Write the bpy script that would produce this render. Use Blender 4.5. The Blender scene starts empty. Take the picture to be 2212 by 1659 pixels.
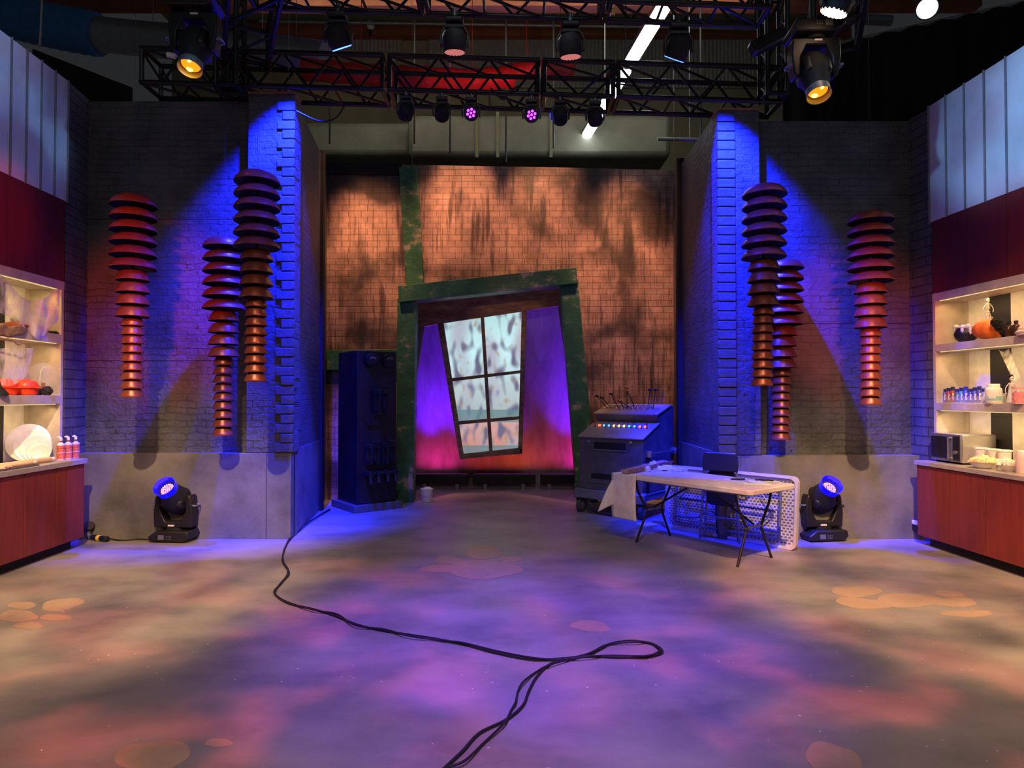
import bpy, bmesh, math, random
from mathutils import Vector, Matrix
random.seed(7)
R = math.radians
sc = bpy.context.scene
COL = sc.collection

# ------------------------------------------------------------------ camera
F = 1400.0; CH = 1.6; TILT = R(1.04)
cd = bpy.data.cameras.new('camera'); cam = bpy.data.objects.new('camera', cd); COL.objects.link(cam)
cam.location = (0, 0, CH); cam.rotation_euler = (R(90) + TILT, 0, 0)
cd.sensor_width = 36; cd.lens = F / 2212 * 36; cd.clip_start = .05; cd.clip_end = 100
sc.camera = cam
sc.view_settings.view_transform = 'Standard'; sc.view_settings.look = 'None'
sc.view_settings.gamma = 1; sc.view_settings.use_curve_mapping = False
sc.view_settings.exposure = 0.35
_f = Vector((0, math.cos(TILT), math.sin(TILT))); _u = Vector((0, -math.sin(TILT), math.cos(TILT)))
def ray(px, py): return _f + Vector(((px - 1106) / F, 0, 0)) + _u * ((829.5 - py) / F)
def at(px, py, Y):
    d = ray(px, py); return Vector((0, 0, CH)) + d * (Y / d.y)
def onz(px, py, z=0.0):
    d = ray(px, py); return Vector((0, 0, CH)) + d * ((z - CH) / d.z)
def onx(px, py, x):
    d = ray(px, py); return Vector((0, 0, CH)) + d * (x / d.x)

# ------------------------------------------------------------------ world and lights
w = bpy.data.worlds.new('world'); sc.world = w; w.use_nodes = True
w.node_tree.nodes['Background'].inputs[0].default_value = (.62, .68, .75, 1)
w.node_tree.nodes['Background'].inputs[1].default_value = .022

def gobo_nodes(ld, scale, lo, hi, seed, col2=None, floor_=0.0):
    ld.use_nodes = True
    nt = ld.node_tree; N = nt.nodes; L = nt.links
    em = [n for n in N if n.type == 'EMISSION'][0]
    tc = N.new('ShaderNodeTexCoord'); sp = N.new('ShaderNodeSeparateXYZ'); L.new(tc.outputs['Normal'], sp.inputs[0])
    dx = N.new('ShaderNodeMath'); dx.operation = 'DIVIDE'; L.new(sp.outputs[0], dx.inputs[0]); L.new(sp.outputs[2], dx.inputs[1])
    dy = N.new('ShaderNodeMath'); dy.operation = 'DIVIDE'; L.new(sp.outputs[1], dy.inputs[0]); L.new(sp.outputs[2], dy.inputs[1])
    cb = N.new('ShaderNodeCombineXYZ'); L.new(dx.outputs[0], cb.inputs[0]); L.new(dy.outputs[0], cb.inputs[1]); cb.inputs[2].default_value = seed
    no = N.new('ShaderNodeTexNoise'); no.inputs['Scale'].default_value = scale; no.inputs['Detail'].default_value = 1.5
    L.new(cb.outputs[0], no.inputs['Vector'])
    mr = N.new('ShaderNodeMapRange'); mr.interpolation_type = 'SMOOTHSTEP'
    mr.inputs[1].default_value = lo; mr.inputs[2].default_value = hi; mr.inputs[3].default_value = floor_; mr.inputs[4].default_value = 1
    L.new(no.outputs[0], mr.inputs[0]); L.new(mr.outputs[0], em.inputs['Strength'])
    if col2:
        mx = N.new('ShaderNodeMix'); mx.data_type = 'RGBA'
        mx.inputs[6].default_value = (*col2, 1); mx.inputs[7].default_value = (1, 1, 1, 1)
        no2 = N.new('ShaderNodeTexNoise'); no2.inputs['Scale'].default_value = scale * .8
        cb2 = N.new('ShaderNodeVectorMath'); cb2.inputs[1].default_value = (3, 7, 5); L.new(cb.outputs[0], cb2.inputs[0]); L.new(cb2.outputs[0], no2.inputs['Vector'])
        m2 = N.new('ShaderNodeMapRange'); m2.inputs[1].default_value = .42; m2.inputs[2].default_value = .58
        L.new(no2.outputs[0], m2.inputs[0]); L.new(m2.outputs[0], mx.inputs[0]); L.new(mx.outputs[2], em.inputs['Color'])

def spot(name, loc, tgt, col, e, deg, blend=.5, rad=.05, gobo=None):
    ld = bpy.data.lights.new(name, 'SPOT'); ld.color = col; ld.energy = e; ld.spot_size = R(deg); ld.spot_blend = blend
    ld.shadow_soft_size = rad
    o = bpy.data.objects.new(name, ld); COL.objects.link(o); o.location = loc
    o.rotation_euler = (Vector(tgt) - Vector(loc)).to_track_quat('-Z', 'Y').to_euler()
    if gobo: gobo_nodes(ld, **gobo)
    return o
def area(name, loc, tgt, col, e, sx, sy, spread=180):
    ld = bpy.data.lights.new(name, 'AREA'); ld.color = col; ld.energy = e; ld.shape = 'RECTANGLE'; ld.size = sx; ld.size_y = sy
    ld.spread = R(spread)
    o = bpy.data.objects.new(name, ld); COL.objects.link(o); o.location = loc
    o.rotation_euler = (Vector(tgt) - Vector(loc)).to_track_quat('-Z', 'Y').to_euler()
    return o
BLUE = (.006, .014, 1); VIO = (.22, .06, 1); MAG = (.9, .04, .55); WARM = (1, .58, .28); RED = (1, .06, .05); AMB = (1, .38, .14)
# blue washes on the two brick pillars and the walls beside them
spot('spot_blue_left', (-2.28, 6.72, 5.45), (-2.72, 7.3, 3.75), BLUE, 6500, 54, 1, .04)
spot('spot_blue_left_mid', (-1.5, 6.5, 5.1), (-2.85, 7.3, 1.9), BLUE, 2300, 28, 1, .05)
spot('spot_blue_left_low', (-.9, 6.4, 5.2), (-3.5, 7.4, 2.35), BLUE, 1200, 28, .9, .06, dict(scale=4, lo=.3, hi=.6, seed=44, floor_=.4))
spot('spot_blue_right', (2.18, 6.72, 5.25), (2.6, 7.3, 3.6), BLUE, 6500, 54, 1, .04)
spot('spot_blue_right_mid', (1.3, 6.5, 5.0), (2.7, 7.3, 1.9), BLUE, 2300, 28, 1, .05)
spot('spot_blue_right_low', (.7, 6.4, 5.1), (3.3, 7.4, 2.5), BLUE, 1200, 28, .9, .06, dict(scale=4, lo=.3, hi=.6, seed=49, floor_=.4))
spot('spot_blue_return_left', (-.8, 5.4, 5.0), (-4.7, 7.3, 1.7), BLUE, 1000, 22, .9, .06)
spot('spot_blue_return_right', (.6, 5.4, 5.0), (4.5, 7.3, 1.7), BLUE, 1300, 22, .9, .06)
spot('spot_blue_wing_left', (-.6, 6.9, 4.9), (-2.6, 8.1, .2), BLUE, 2600, 24, .8, .06)
spot('spot_blue_wing_right', (.3, 7.2, 4.9), (2.3, 7.9, .2), BLUE, 1800, 30, .8, .06)
# amber gobo pools on the tiled back wall
for i, (px, py, e, dg) in enumerate(((790, 640, 700, 46), (990, 480, 600, 44), (1180, 460, 520, 42), (1350, 640, 780, 46))):
    t = at(px, py, 10)
    spot('spot_amber_wall', (t.x * .95, 8.45, 6.7), t, (1, .45, .22), e * 1.5, dg * .85, 1.0, .08, dict(scale=3.2, lo=.25, hi=.7, seed=i * 3.1, floor_=.3))
# floor washes
spot('spot_floor_violet', (.1, 3.0, 7.2), (.1, 4.4, 0), (.15, .035, 1), 3800, 35, 1.0, .1, dict(scale=10, lo=.25, hi=.65, seed=2, floor_=.5))
spot('spot_floor_warm_left', (-2.0, 1.6, 6.4), (-4.0, 5.7, 0), (1, .62, .32), 2600, 42, .7, .05, dict(scale=10, lo=.32, hi=.62, seed=5, floor_=.38))
spot('spot_floor_warm_right', (2.0, 1.6, 6.4), (4.2, 5.7, 0), (1, .6, .3), 2900, 42, .7, .05, dict(scale=10, lo=.32, hi=.62, seed=9, floor_=.38))
spot('spot_floor_red_left', (-1.0, 1.6, 6.4), (-2.2, 3.9, 0), (1, .13, .1), 1100, 52, 1, .05, dict(scale=11, lo=.45, hi=.66, seed=11))
spot('spot_floor_red_right', (1.0, 1.6, 6.4), (2.5, 4.3, 0), (1, .14, .11), 1150, 52, 1, .05, dict(scale=11, lo=.45, hi=.66, seed=14))
spot('spot_floor_front', (0, -0.6, 6.6), (0, 3.0, 0), (1, .66, .52), 760, 78, .8, .1, dict(scale=11, lo=.34, hi=.64, seed=17, floor_=.62))
spot('spot_floor_back', (0, 5.0, 7.0), (.2, 8.2, 0), (.8, .85, 1), 60, 60, 1, .2)
# front light on the walls, lamps and kitchens
spot('spot_wall_warm_left', (-1.2, 2.0, 4.6), (-4.1, 7.3, .55), (1, .6, .32), 260, 15, .6, .05, dict(scale=9, lo=.35, hi=.6, seed=21, floor_=.2))
spot('spot_wall_warm_right', (1.2, 2.0, 4.6), (4.1, 7.3, .6), (1, .6, .32), 230, 15, .6, .05, dict(scale=9, lo=.35, hi=.6, seed=25, floor_=.2))
spot('spot_lamp_red', (-2.7, 1.5, 4.0), (-3.85, 6.6, 2.7), (1, .07, .05), 850, 21, .5, .18)
spot('spot_lamp_red_right', (2.4, 2.2, 3.0), (3.65, 6.6, 2.5), (1, .1, .1), 620, 22, .6, .18)
spot('spot_lamp_warm_left', (-1.3, 2.4, 4.6), (-2.75, 6.6, 3.3), (1, .5, .25), 70, 26, .8, .22)
spot('spot_lamp_warm_right', (1.3, 2.4, 4.6), (2.7, 6.6, 3.2), (1, .5, .25), 70, 26, .8, .22)
spot('spot_kitchen_left', (1.2, 2.6, 4.9), (-4.7, 6.3, .9), (1, .45, .24), 330, 28, .4, .04)
spot('spot_kitchen_right', (-1.2, 2.6, 4.9), (4.7, 6.3, .9), (1, .45, .25), 520, 28, .4, .04)
spot('spot_siding_left', (0, 4.0, 4.9), (-4.8, 6.1, 4.45), (.25, .55, 1), 330, 21, .6, .05, dict(scale=6, lo=.4, hi=.58, seed=31, col2=(1, .45, .45), floor_=.2))
spot('spot_siding_right', (0, 4.0, 4.9), (4.8, 6.1, 4.3), (.22, .55, 1), 850, 23, .6, .05, dict(scale=5, lo=.3, hi=.6, seed=35, col2=(1, .7, .75), floor_=.35))
spot('spot_cabinet_left', (.5, 3.0, 3.4), (-4.8, 5.9, 3.3), (1, .08, .04), 420, 13, .9, .05)
spot('spot_cabinet_right', (-.5, 3.0, 3.4), (4.8, 5.7, 3.2), (1, .12, .06), 130, 13, .9, .05)
area('fill_far_wall', (0, 11.5, 8.6), (0, 17, 7.0), (1, .95, .78), 55, 9, 1)  # added fill, no fixture: brightens the far wall beyond what the tubes give
area('area_house', (0, 1.0, 7.5), (0, 6, 1), (.8, .9, 1), 34, 6, 2)

# ------------------------------------------------------------------ mesh builder
class MB:
    def __init__(s, M=None): s.v = []; s.f = []; s.M = M or Matrix()
    def add(s, vs, fs):
        n = len(s.v); s.v += [s.M @ Vector(p) for p in vs]; s.f += [tuple(i + n for i in f) for f in fs]; return s
    def box(s, c, d, rot=None):
        x, y, z = (k / 2 for k in d); c = Vector(c)
        vs = [Vector((a * x, b * y, e * z)) for a in (-1, 1) for b in (-1, 1) for e in (-1, 1)]
        if rot is not None: vs = [rot @ q for q in vs]
        return s.add([c + q for q in vs], [(0, 1, 3, 2), (4, 6, 7, 5), (0, 4, 5, 1), (2, 3, 7, 6), (0, 2, 6, 4), (1, 5, 7, 3)])
    def bb(s, a, b):
        return s.box([(a[i] + b[i]) / 2 for i in range(3)], [abs(b[i] - a[i]) for i in range(3)])
    def ring(s, c, ax, r, n, ref=None):
        ax = ax.normalized(); h = ref or (Vector((0, 0, 1)) if abs(ax.z) < .9 else Vector((1, 0, 0)))
        u = ax.cross(h).normalized(); v = ax.cross(u)
        return [c + u * (r * math.cos(2 * math.pi * k / n)) + v * (r * math.sin(2 * math.pi * k / n)) for k in range(n)]
    def cyl(s, p0, p1, r0, r1=None, n=16, cap=True):
        p0 = Vector(p0); p1 = Vector(p1); r1 = r0 if r1 is None else r1; ax = p1 - p0
        vs = s.ring(p0, ax, r0, n) + s.ring(p1, ax, r1, n)
        fs = [(k, (k + 1) % n, n + (k + 1) % n, n + k) for k in range(n)]
        if cap: fs += [tuple(range(n)), tuple(range(n, 2 * n))]
        return s.add(vs, fs)
    def tube(s, pts, r, n=8, smooth=0, closed=False):
        pts = [Vector(p) for p in pts]
        if smooth: pts = catmull(pts, smooth)
        vs = []; fs = []; prev = None
        for i, p in enumerate(pts):
            t = (pts[min(i + 1, len(pts) - 1)] - pts[max(i - 1, 0)])
            if t.length < 1e-9: t = Vector((0, 0, 1))
            t.normalize()
            if prev is None:
                h = Vector((0, 0, 1)) if abs(t.z) < .9 else Vector((1, 0, 0)); u = t.cross(h).normalized()
            else:
                u = (prev - t * prev.dot(t)).normalized()
            prev = u; q = t.cross(u); rr = r[i] if isinstance(r, (list, tuple)) else r
            vs += [p + u * (rr * math.cos(2 * math.pi * k / n)) + q * (rr * math.sin(2 * math.pi * k / n)) for k in range(n)]
        m = len(pts)
        for i in range(m - 1):
            for k in range(n): fs.append((i * n + k, i * n + (k + 1) % n, (i + 1) * n + (k + 1) % n, (i + 1) * n + k))
        fs += [tuple(range(n)), tuple(range((m - 1) * n, m * n))]
        return s.add(vs, fs)
    def lathe(s, prof, n=32, M=None):
        M = M or Matrix(); vs = []; fs = []
        for (r, z) in prof:
            vs += [M @ Vector((r * math.cos(2 * math.pi * k / n), r * math.sin(2 * math.pi * k / n), z)) for k in range(n)]
        for i in range(len(prof) - 1):
            for k in range(n): fs.append((i * n + k, i * n + (k + 1) % n, (i + 1) * n + (k + 1) % n, (i + 1) * n + k))
        if prof[0][0] > 1e-6: pass
        return s.add(vs, fs)
    def ball(s, c, r, n=16, m=10, M=None, wob=0):
        r = r if isinstance(r, (list, tuple)) else (r, r, r); c = Vector(c); vs = []; fs = []
        for i in range(m + 1):
            th = math.pi * i / m
            for k in range(n):
                ph = 2 * math.pi * k / n; q = 1 + (random.uniform(-wob, wob) if 0 < i < m else 0)
                p = Vector((r[0] * q * math.sin(th) * math.cos(ph), r[1] * q * math.sin(th) * math.sin(ph), r[2] * q * math.cos(th)))
                vs.append(c + (M @ p if M else p))
        for i in range(m):
            for k in range(n): fs.append((i * n + k, i * n + (k + 1) % n, (i + 1) * n + (k + 1) % n, (i + 1) * n + k))
        return s.add(vs, fs)
    def prism(s, poly, off):
        poly = [Vector(p) for p in poly]; off = Vector(off); n = len(poly)
        return s.add(poly + [p + off for p in poly], [tuple(range(n)), tuple(range(n, 2 * n))] + [(k, (k + 1) % n, n + (k + 1) % n, n + k) for k in range(n)])
    def grid(s, fn, nu, nv, th=None):
        vs = [Vector(fn(i / nu, j / nv)) for j in range(nv + 1) for i in range(nu + 1)]
        fs = [(j * (nu + 1) + i, j * (nu + 1) + i + 1, (j + 1) * (nu + 1) + i + 1, (j + 1) * (nu + 1) + i) for j in range(nv) for i in range(nu)]
        return s.add(vs, fs)
    def build(s, name, m, parent=None, bevel=0, smooth=True, angle=38, solid=0, subsurf=0):
        me = bpy.data.meshes.new(name); off = Vector((0, 0, 0))
        if parent is not None:
            q = parent
            while q is not None: off += Vector(q.location); q = q.parent
        me.from_pydata([p - off for p in s.v], [], s.f)
        bm = bmesh.new(); bm.from_mesh(me); bmesh.ops.remove_doubles(bm, verts=bm.verts, dist=1e-5)
        bmesh.ops.recalc_face_normals(bm, faces=bm.faces); bm.to_mesh(me); bm.free()
        if smooth:
            me.polygons.foreach_set('use_smooth', [True] * len(me.polygons)); me.set_sharp_from_angle(angle=R(angle))
        me.materials.append(m)
        o = bpy.data.objects.new(name, me); COL.objects.link(o)
        if parent is not None: o.parent = parent
        if solid:
            k = o.modifiers.new('solid', 'SOLIDIFY'); k.thickness = solid; k.offset = 0
        if subsurf:
            k = o.modifiers.new('sub', 'SUBSURF'); k.levels = k.render_levels = subsurf
        if bevel:
            k = o.modifiers.new('bevel', 'BEVEL'); k.width = bevel; k.segments = 2; k.limit_method = 'ANGLE'; k.angle_limit = R(50)
        return o

def catmull(P, n):
    out = []
    Q = [P[0] * 2 - P[1]] + P + [P[-1] * 2 - P[-2]]
    for i in range(1, len(Q) - 2):
        a, b, c, d = Q[i - 1], Q[i], Q[i + 1], Q[i + 2]
        for k in range(n):
            t = k / n
            out.append(.5 * ((2 * b) + (c - a) * t + (2 * a - 5 * b + 4 * c - d) * t * t + (3 * b - a - 3 * c + d) * t ** 3))
    out.append(P[-1]); return out

def tag(o, label, cat, group=None):
    o['label'] = label; o['category'] = cat
    if group: o['group'] = group
    return o
def thing(name, label, cat, loc=(0, 0, 0), group=None, rz=0):
    o = bpy.data.objects.new(name, None); COL.objects.link(o); o.location = loc; o.rotation_euler = (0, 0, rz); o.empty_display_size = .1
    return tag(o, label, cat, group)
def struct(o): o['kind'] = 'structure'; return o
def copy_tree(o, parent=None):
    c = o.copy(); COL.objects.link(c); c.parent = parent
    for ch in list(o.children): copy_tree(ch, c)
    return c
def dup(o, loc, label, rz=None, group=None):
    c = copy_tree(o); c.location = loc; c['label'] = label
    if rz is not None: c.rotation_euler = (0, 0, rz)
    if group: c['group'] = group
    return c
def frame(o, ang=0): return Matrix.Translation(Vector(o)) @ Matrix.Rotation(ang, 4, 'Z')
def basis(ax, up=Vector((0, 0, 1))):
    z = Vector(ax).normalized(); x = z.cross(up)
    if x.length < 1e-4: x = Vector((1, 0, 0))
    x.normalize(); y = z.cross(x)
    return Matrix((x, y, z)).transposed().to_4x4()

# ------------------------------------------------------------------ materials
def mat(name, col, rough=.5, metal=0, noise=None, bump=None, emit=None, es=1, trans=0, alpha=1, coat=0, sheen=0, ior=1.45):
    m = bpy.data.materials.new(name); m.use_nodes = True; nt = m.node_tree; N = nt.nodes; L = nt.links
    b = N['Principled BSDF']; b.inputs['Base Color'].default_value = (*col, 1); b.inputs['Roughness'].default_value = rough
    b.inputs['Metallic'].default_value = metal; b.inputs['Transmission Weight'].default_value = trans
    b.inputs['Alpha'].default_value = alpha; b.inputs['Coat Weight'].default_value = coat; b.inputs['IOR'].default_value = ior
    if emit: b.inputs['Emission Color'].default_value = (*emit, 1); b.inputs['Emission Strength'].default_value = es
    tc = N.new('ShaderNodeTexCoord')
    sc_, amt = noise or (9, .12)
    if not trans:
        no = N.new('ShaderNodeTexNoise'); no.inputs['Scale'].default_value = sc_; no.inputs['Detail'].default_value = 4
        L.new(tc.outputs['Object'], no.inputs['Vector'])
        mr = N.new('ShaderNodeMapRange'); mr.inputs[1].default_value = .3; mr.inputs[2].default_value = .7
        mr.inputs[3].default_value = 1 - amt; mr.inputs[4].default_value = 1 + amt; L.new(no.outputs[0], mr.inputs[0])
        mx = N.new('ShaderNodeVectorMath'); mx.operation = 'SCALE'; mx.inputs[0].default_value = col; L.new(mr.outputs[0], mx.inputs['Scale'])
        L.new(mx.outputs[0], b.inputs['Base Color'])
    if bump:
        no = N.new('ShaderNodeTexNoise'); no.inputs['Scale'].default_value = bump[0]; no.inputs['Detail'].default_value = 5
        L.new(tc.outputs['Object'], no.inputs['Vector'])
        bp = N.new('ShaderNodeBump'); bp.inputs['Strength'].default_value = bump[1]; bp.inputs['Distance'].default_value = .02
        L.new(no.outputs[0], bp.inputs['Height']); L.new(bp.outputs[0], b.inputs['Normal'])
    return m

def brick_mat(name, axes, c1, c2, mortar, bw, bh, msize, bump=.6, dist=.01, rough=.7, warp=.0, stain=None, patch=0):
    m = bpy.data.materials.new(name); m.use_nodes = True; nt = m.node_tree; N = nt.nodes; L = nt.links
    b = N['Principled BSDF']; b.inputs['Roughness'].default_value = rough
    tc = N.new('ShaderNodeTexCoord'); sp = N.new('ShaderNodeSeparateXYZ'); L.new(tc.outputs['Object'], sp.inputs[0])
    cb = N.new('ShaderNodeCombineXYZ'); L.new(sp.outputs[axes[0]], cb.inputs[0]); L.new(sp.outputs[axes[1]], cb.inputs[1])
    vec = cb.outputs[0]
    if warp:
        wn = N.new('ShaderNodeTexNoise'); wn.inputs['Scale'].default_value = 5; wn.inputs['Detail'].default_value = 3; L.new(cb.outputs[0], wn.inputs['Vector'])
        ad = N.new('ShaderNodeVectorMath'); ad.operation = 'MULTIPLY_ADD'; ad.inputs[1].default_value = (warp, warp, 0); L.new(wn.outputs['Color'], ad.inputs[0]); L.new(cb.outputs[0], ad.inputs[2]); vec = ad.outputs[0]
    br = N.new('ShaderNodeTexBrick'); L.new(vec, br.inputs['Vector'])
    br.inputs['Scale'].default_value = 1; br.inputs['Brick Width'].default_value = bw; br.inputs['Row Height'].default_value = bh
    br.inputs['Mortar Size'].default_value = msize; br.inputs['Mortar Smooth'].default_value = .3
    br.inputs['Color1'].default_value = (*c1, 1); br.inputs['Color2'].default_value = (*c2, 1); br.inputs['Mortar'].default_value = (*mortar, 1)
    colr = br.outputs['Color']
    no = N.new('ShaderNodeTexNoise'); no.inputs['Scale'].default_value = 4; no.inputs['Detail'].default_value = 6; L.new(tc.outputs['Object'], no.inputs['Vector'])
    mr = N.new('ShaderNodeMapRange'); mr.inputs[1].default_value = .35; mr.inputs[2].default_value = .65; mr.inputs[3].default_value = .75; mr.inputs[4].default_value = 1.2; L.new(no.outputs[0], mr.inputs[0])
    sc1 = N.new('ShaderNodeVectorMath'); sc1.operation = 'SCALE'; L.new(colr, sc1.inputs[0]); L.new(mr.outputs[0], sc1.inputs['Scale']); colr = sc1.outputs[0]
    if stain:  # soot stains and vertical drips that belong to the painted wall
        for (sx, sz, lo, hi, amt, seed) in stain:
            mp = N.new('ShaderNodeMapping'); mp.inputs['Scale'].default_value = (sx, sx, sz); mp.inputs['Location'].default_value = (seed, seed, seed)
            L.new(tc.outputs['Object'], mp.inputs['Vector'])
            n2 = N.new('ShaderNodeTexNoise'); n2.inputs['Scale'].default_value = 1; n2.inputs['Detail'].default_value = 5; L.new(mp.outputs[0], n2.inputs['Vector'])
            m2 = N.new('ShaderNodeMapRange'); m2.interpolation_type = 'SMOOTHSTEP'; m2.inputs[1].default_value = lo; m2.inputs[2].default_value = hi; m2.inputs[3].default_value = 0; m2.inputs[4].default_value = amt
            L.new(n2.outputs[0], m2.inputs[0])
            mx = N.new('ShaderNodeMix'); mx.data_type = 'RGBA'; L.new(m2.outputs[0], mx.inputs[0]); L.new(colr, mx.inputs[6]); mx.inputs[7].default_value = (.03, .022, .02, 1); colr = mx.outputs[2]
    L.new(colr, b.inputs['Base Color'])
    h = br.outputs['Fac']
    inv = N.new('ShaderNodeMath'); inv.operation = 'SUBTRACT'; inv.inputs[0].default_value = 1; L.new(h, inv.inputs[1]); hh = inv.outputs[0]
    if patch:  # joints show only where the plaster skin has worn off
        pn = N.new('ShaderNodeTexNoise'); pn.inputs['Scale'].default_value = 1.6; pn.inputs['Detail'].default_value = 5; L.new(tc.outputs['Object'], pn.inputs['Vector'])
        pm = N.new('ShaderNodeMapRange'); pm.inputs[1].default_value = patch; pm.inputs[2].default_value = patch + .14; L.new(pn.outputs[0], pm.inputs[0])
        mm = N.new('ShaderNodeMath'); mm.operation = 'MULTIPLY'; L.new(pm.outputs[0], mm.inputs[0]); L.new(h, mm.inputs[1])
        iv = N.new('ShaderNodeMath'); iv.operation = 'SUBTRACT'; iv.inputs[0].default_value = 1; L.new(mm.outputs[0], iv.inputs[1]); hh = iv.outputs[0]
    fn = N.new('ShaderNodeTexNoise'); fn.inputs['Scale'].default_value = 22; fn.inputs['Detail'].default_value = 4; L.new(tc.outputs['Object'], fn.inputs['Vector'])
    ma = N.new('ShaderNodeMath'); ma.operation = 'MULTIPLY_ADD'; ma.inputs[1].default_value = .35; L.new(fn.outputs[0], ma.inputs[0]); L.new(hh, ma.inputs[2])
    bp = N.new('ShaderNodeBump'); bp.inputs['Strength'].default_value = bump; bp.inputs['Distance'].default_value = dist
    L.new(ma.outputs[0], bp.inputs['Height']); L.new(bp.outputs[0], b.inputs['Normal'])
    return m

def cloud_mat(name, cols, scale, rough=.6, bump=None, stretch=(1, 1, 1), detail=6, spots=None, pos=None):
    m = bpy.data.materials.new(name); m.use_nodes = True; nt = m.node_tree; N = nt.nodes; L = nt.links
    b = N['Principled BSDF']; b.inputs['Roughness'].default_value = rough
    tc = N.new('ShaderNodeTexCoord'); mp = N.new('ShaderNodeMapping'); mp.inputs['Scale'].default_value = stretch; L.new(tc.outputs['Object'], mp.inputs['Vector'])
    no = N.new('ShaderNodeTexNoise'); no.inputs['Scale'].default_value = scale; no.inputs['Detail'].default_value = detail; no.inputs['Roughness'].default_value = .62; L.new(mp.outputs[0], no.inputs['Vector'])
    cr = N.new('ShaderNodeValToRGB'); L.new(no.outputs[0], cr.inputs[0])
    n = len(cols); e = cr.color_ramp.elements
    for i, c in enumerate(cols):
        p = pos[i] if pos else .3 + .4 * i / (n - 1)
        if i < 2: el = e[i]; el.position = p
        else: el = e.new(p)
        el.color = (*c, 1)
    out = cr.outputs[0]
    if spots:
        vo = N.new('ShaderNodeTexVoronoi'); vo.inputs['Scale'].default_value = spots[0]; L.new(tc.outputs['Object'], vo.inputs['Vector'])
        lt = N.new('ShaderNodeMath'); lt.operation = 'LESS_THAN'; lt.inputs[1].default_value = spots[1]; L.new(vo.outputs['Distance'], lt.inputs[0])
        mx = N.new('ShaderNodeMix'); mx.data_type = 'RGBA'; L.new(lt.outputs[0], mx.inputs[0]); L.new(out, mx.inputs[6]); mx.inputs[7].default_value = (.65, .6, .55, 1); out = mx.outputs[2]
    L.new(out, b.inputs['Base Color'])
    if bump:
        n2 = N.new('ShaderNodeTexNoise'); n2.inputs['Scale'].default_value = bump[0]; n2.inputs['Detail'].default_value = 6; L.new(mp.outputs[0], n2.inputs['Vector'])
        bp = N.new('ShaderNodeBump'); bp.inputs['Strength'].default_value = bump[1]; bp.inputs['Distance'].default_value = .02; L.new(n2.outputs[0], bp.inputs['Height']); L.new(bp.outputs[0], b.inputs['Normal'])
    return m

M_floor = cloud_mat('painted_floor', [(.16, .155, .15), (.27, .245, .22), (.35, .31, .27)], 1.3, .42, (7, .06), stretch=(1, 1.5, 1), spots=(5.5, .022))
M_pad = cloud_mat('paw_paint', [(.38, .265, .18), (.46, .32, .215)], 6, .5)
M_gbrick_f = brick_mat('grey_painted_brick', (0, 2), (.088, .092, .095), (.095, .097, .1), (.075, .078, .08), .23, .075, .008, 1, .03, .55, warp=.07, patch=.44)
M_gbrick_s = brick_mat('grey_painted_brick_side', (1, 2), (.088, .092, .095), (.098, .098, .1), (.07, .07, .075), .24, .075, .006, .9, .025, .55, warp=.05, patch=.4)
M_rbrick = brick_mat('grey_block_return', (1, 2), (.09, .093, .097), (.1, .1, .1), (.04, .04, .045), .42, .105, .008, 1, .02, .6, warp=.012)
M_quoin = mat('grey_quoin_paint', (.1, .1, .105), .55, bump=(14, .4))
M_skim = mat('grey_skim_plaster', (.17, .175, .18), .6, bump=(9, .35))
M_conc = cloud_mat('mottled_concrete_paint', [(.1, .1, .095), (.165, .16, .15), (.22, .21, .195)], 2.2, .65, (14, .1))
M_tile = brick_mat('tiled_salmon_wall', (0, 2), (.5, .3, .22), (.42, .25, .185), (.11, .07, .055), .195, .093, .0035, .6, .006, .5, stain=[(1.1, .55, .52, .66, .9, 3.3), (8, .8, .53, .66, .75, 7.1), (.7, .9, .5, .64, .85, 12.4), (28, 1.6, .56, .64, .5, 1.9)])
M_green = cloud_mat('distressed_green_paint', [(.015, .08, .035), (.028, .13, .055), (.05, .15, .075), (.36, .3, .22)], 3.6, .5, (20, .2), stretch=(1, 1, 1.4), pos=[.3, .5, .57, .66])
M_header = cloud_mat('brown_smeared_paint', [(.16, .09, .05), (.34, .19, .1), (.55, .36, .22)], 4, .55, stretch=(1, 1, 2.5))
M_backdrop = cloud_mat('backdrop_plaster', [(.16, .13, .14), (.28, .25, .26), (.38, .34, .35)], 2.0, .7, (18, .15), stretch=(1.6, 1, .55))
M_black = mat('black_powder_coat', (.012, .012, .014), .42)
M_blackm = mat('matte_black', (.01, .01, .012), .75)
M_truss = mat('black_truss_paint', (.02, .02, .022), .38, .3)
M_drape = mat('black_drape', (.006, .006, .008), .95, bump=(12, .2))
M_copper = mat('copper_shade', (.24, .06, .036), .36, .45, noise=(5, .15))
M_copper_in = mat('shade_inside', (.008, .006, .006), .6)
M_steel = mat('steel', (.55, .55, .57), .3, .9)
M_greymetal = mat('grey_metal', (.25, .26, .28), .45, .6)
M_red = cloud_mat('red_stained_veneer', [(.15, .02, .009), (.2, .027, .012), (.23, .034, .016)], 3, .62, stretch=(6, 6, .5))
M_redup = cloud_mat('dark_red_panel', [(.1, .009, .005), (.13, .012, .006), (.15, .015, .008)], 3, .7, stretch=(6, 6, .5))
M_worktop = mat('grey_worktop', (.36, .32, .29), .4, noise=(60, .12))
M_beige = mat('beige_cabinet', (.55, .49, .4), .5)
M_white = mat('white_panel', (.78, .76, .68), .5)
M_stripe = mat('black_panel_stripe', (.02, .02, .018), .5)
M_siding = cloud_mat('pale_siding', [(.45, .46, .5), (.62, .62, .66), (.7, .7, .74)], 1.2, .5)
M_console = cloud_mat('console_paint', [(.055, .055, .06), (.09, .09, .095), (.13, .125, .125)], 5, .45, (25, .1))
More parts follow.
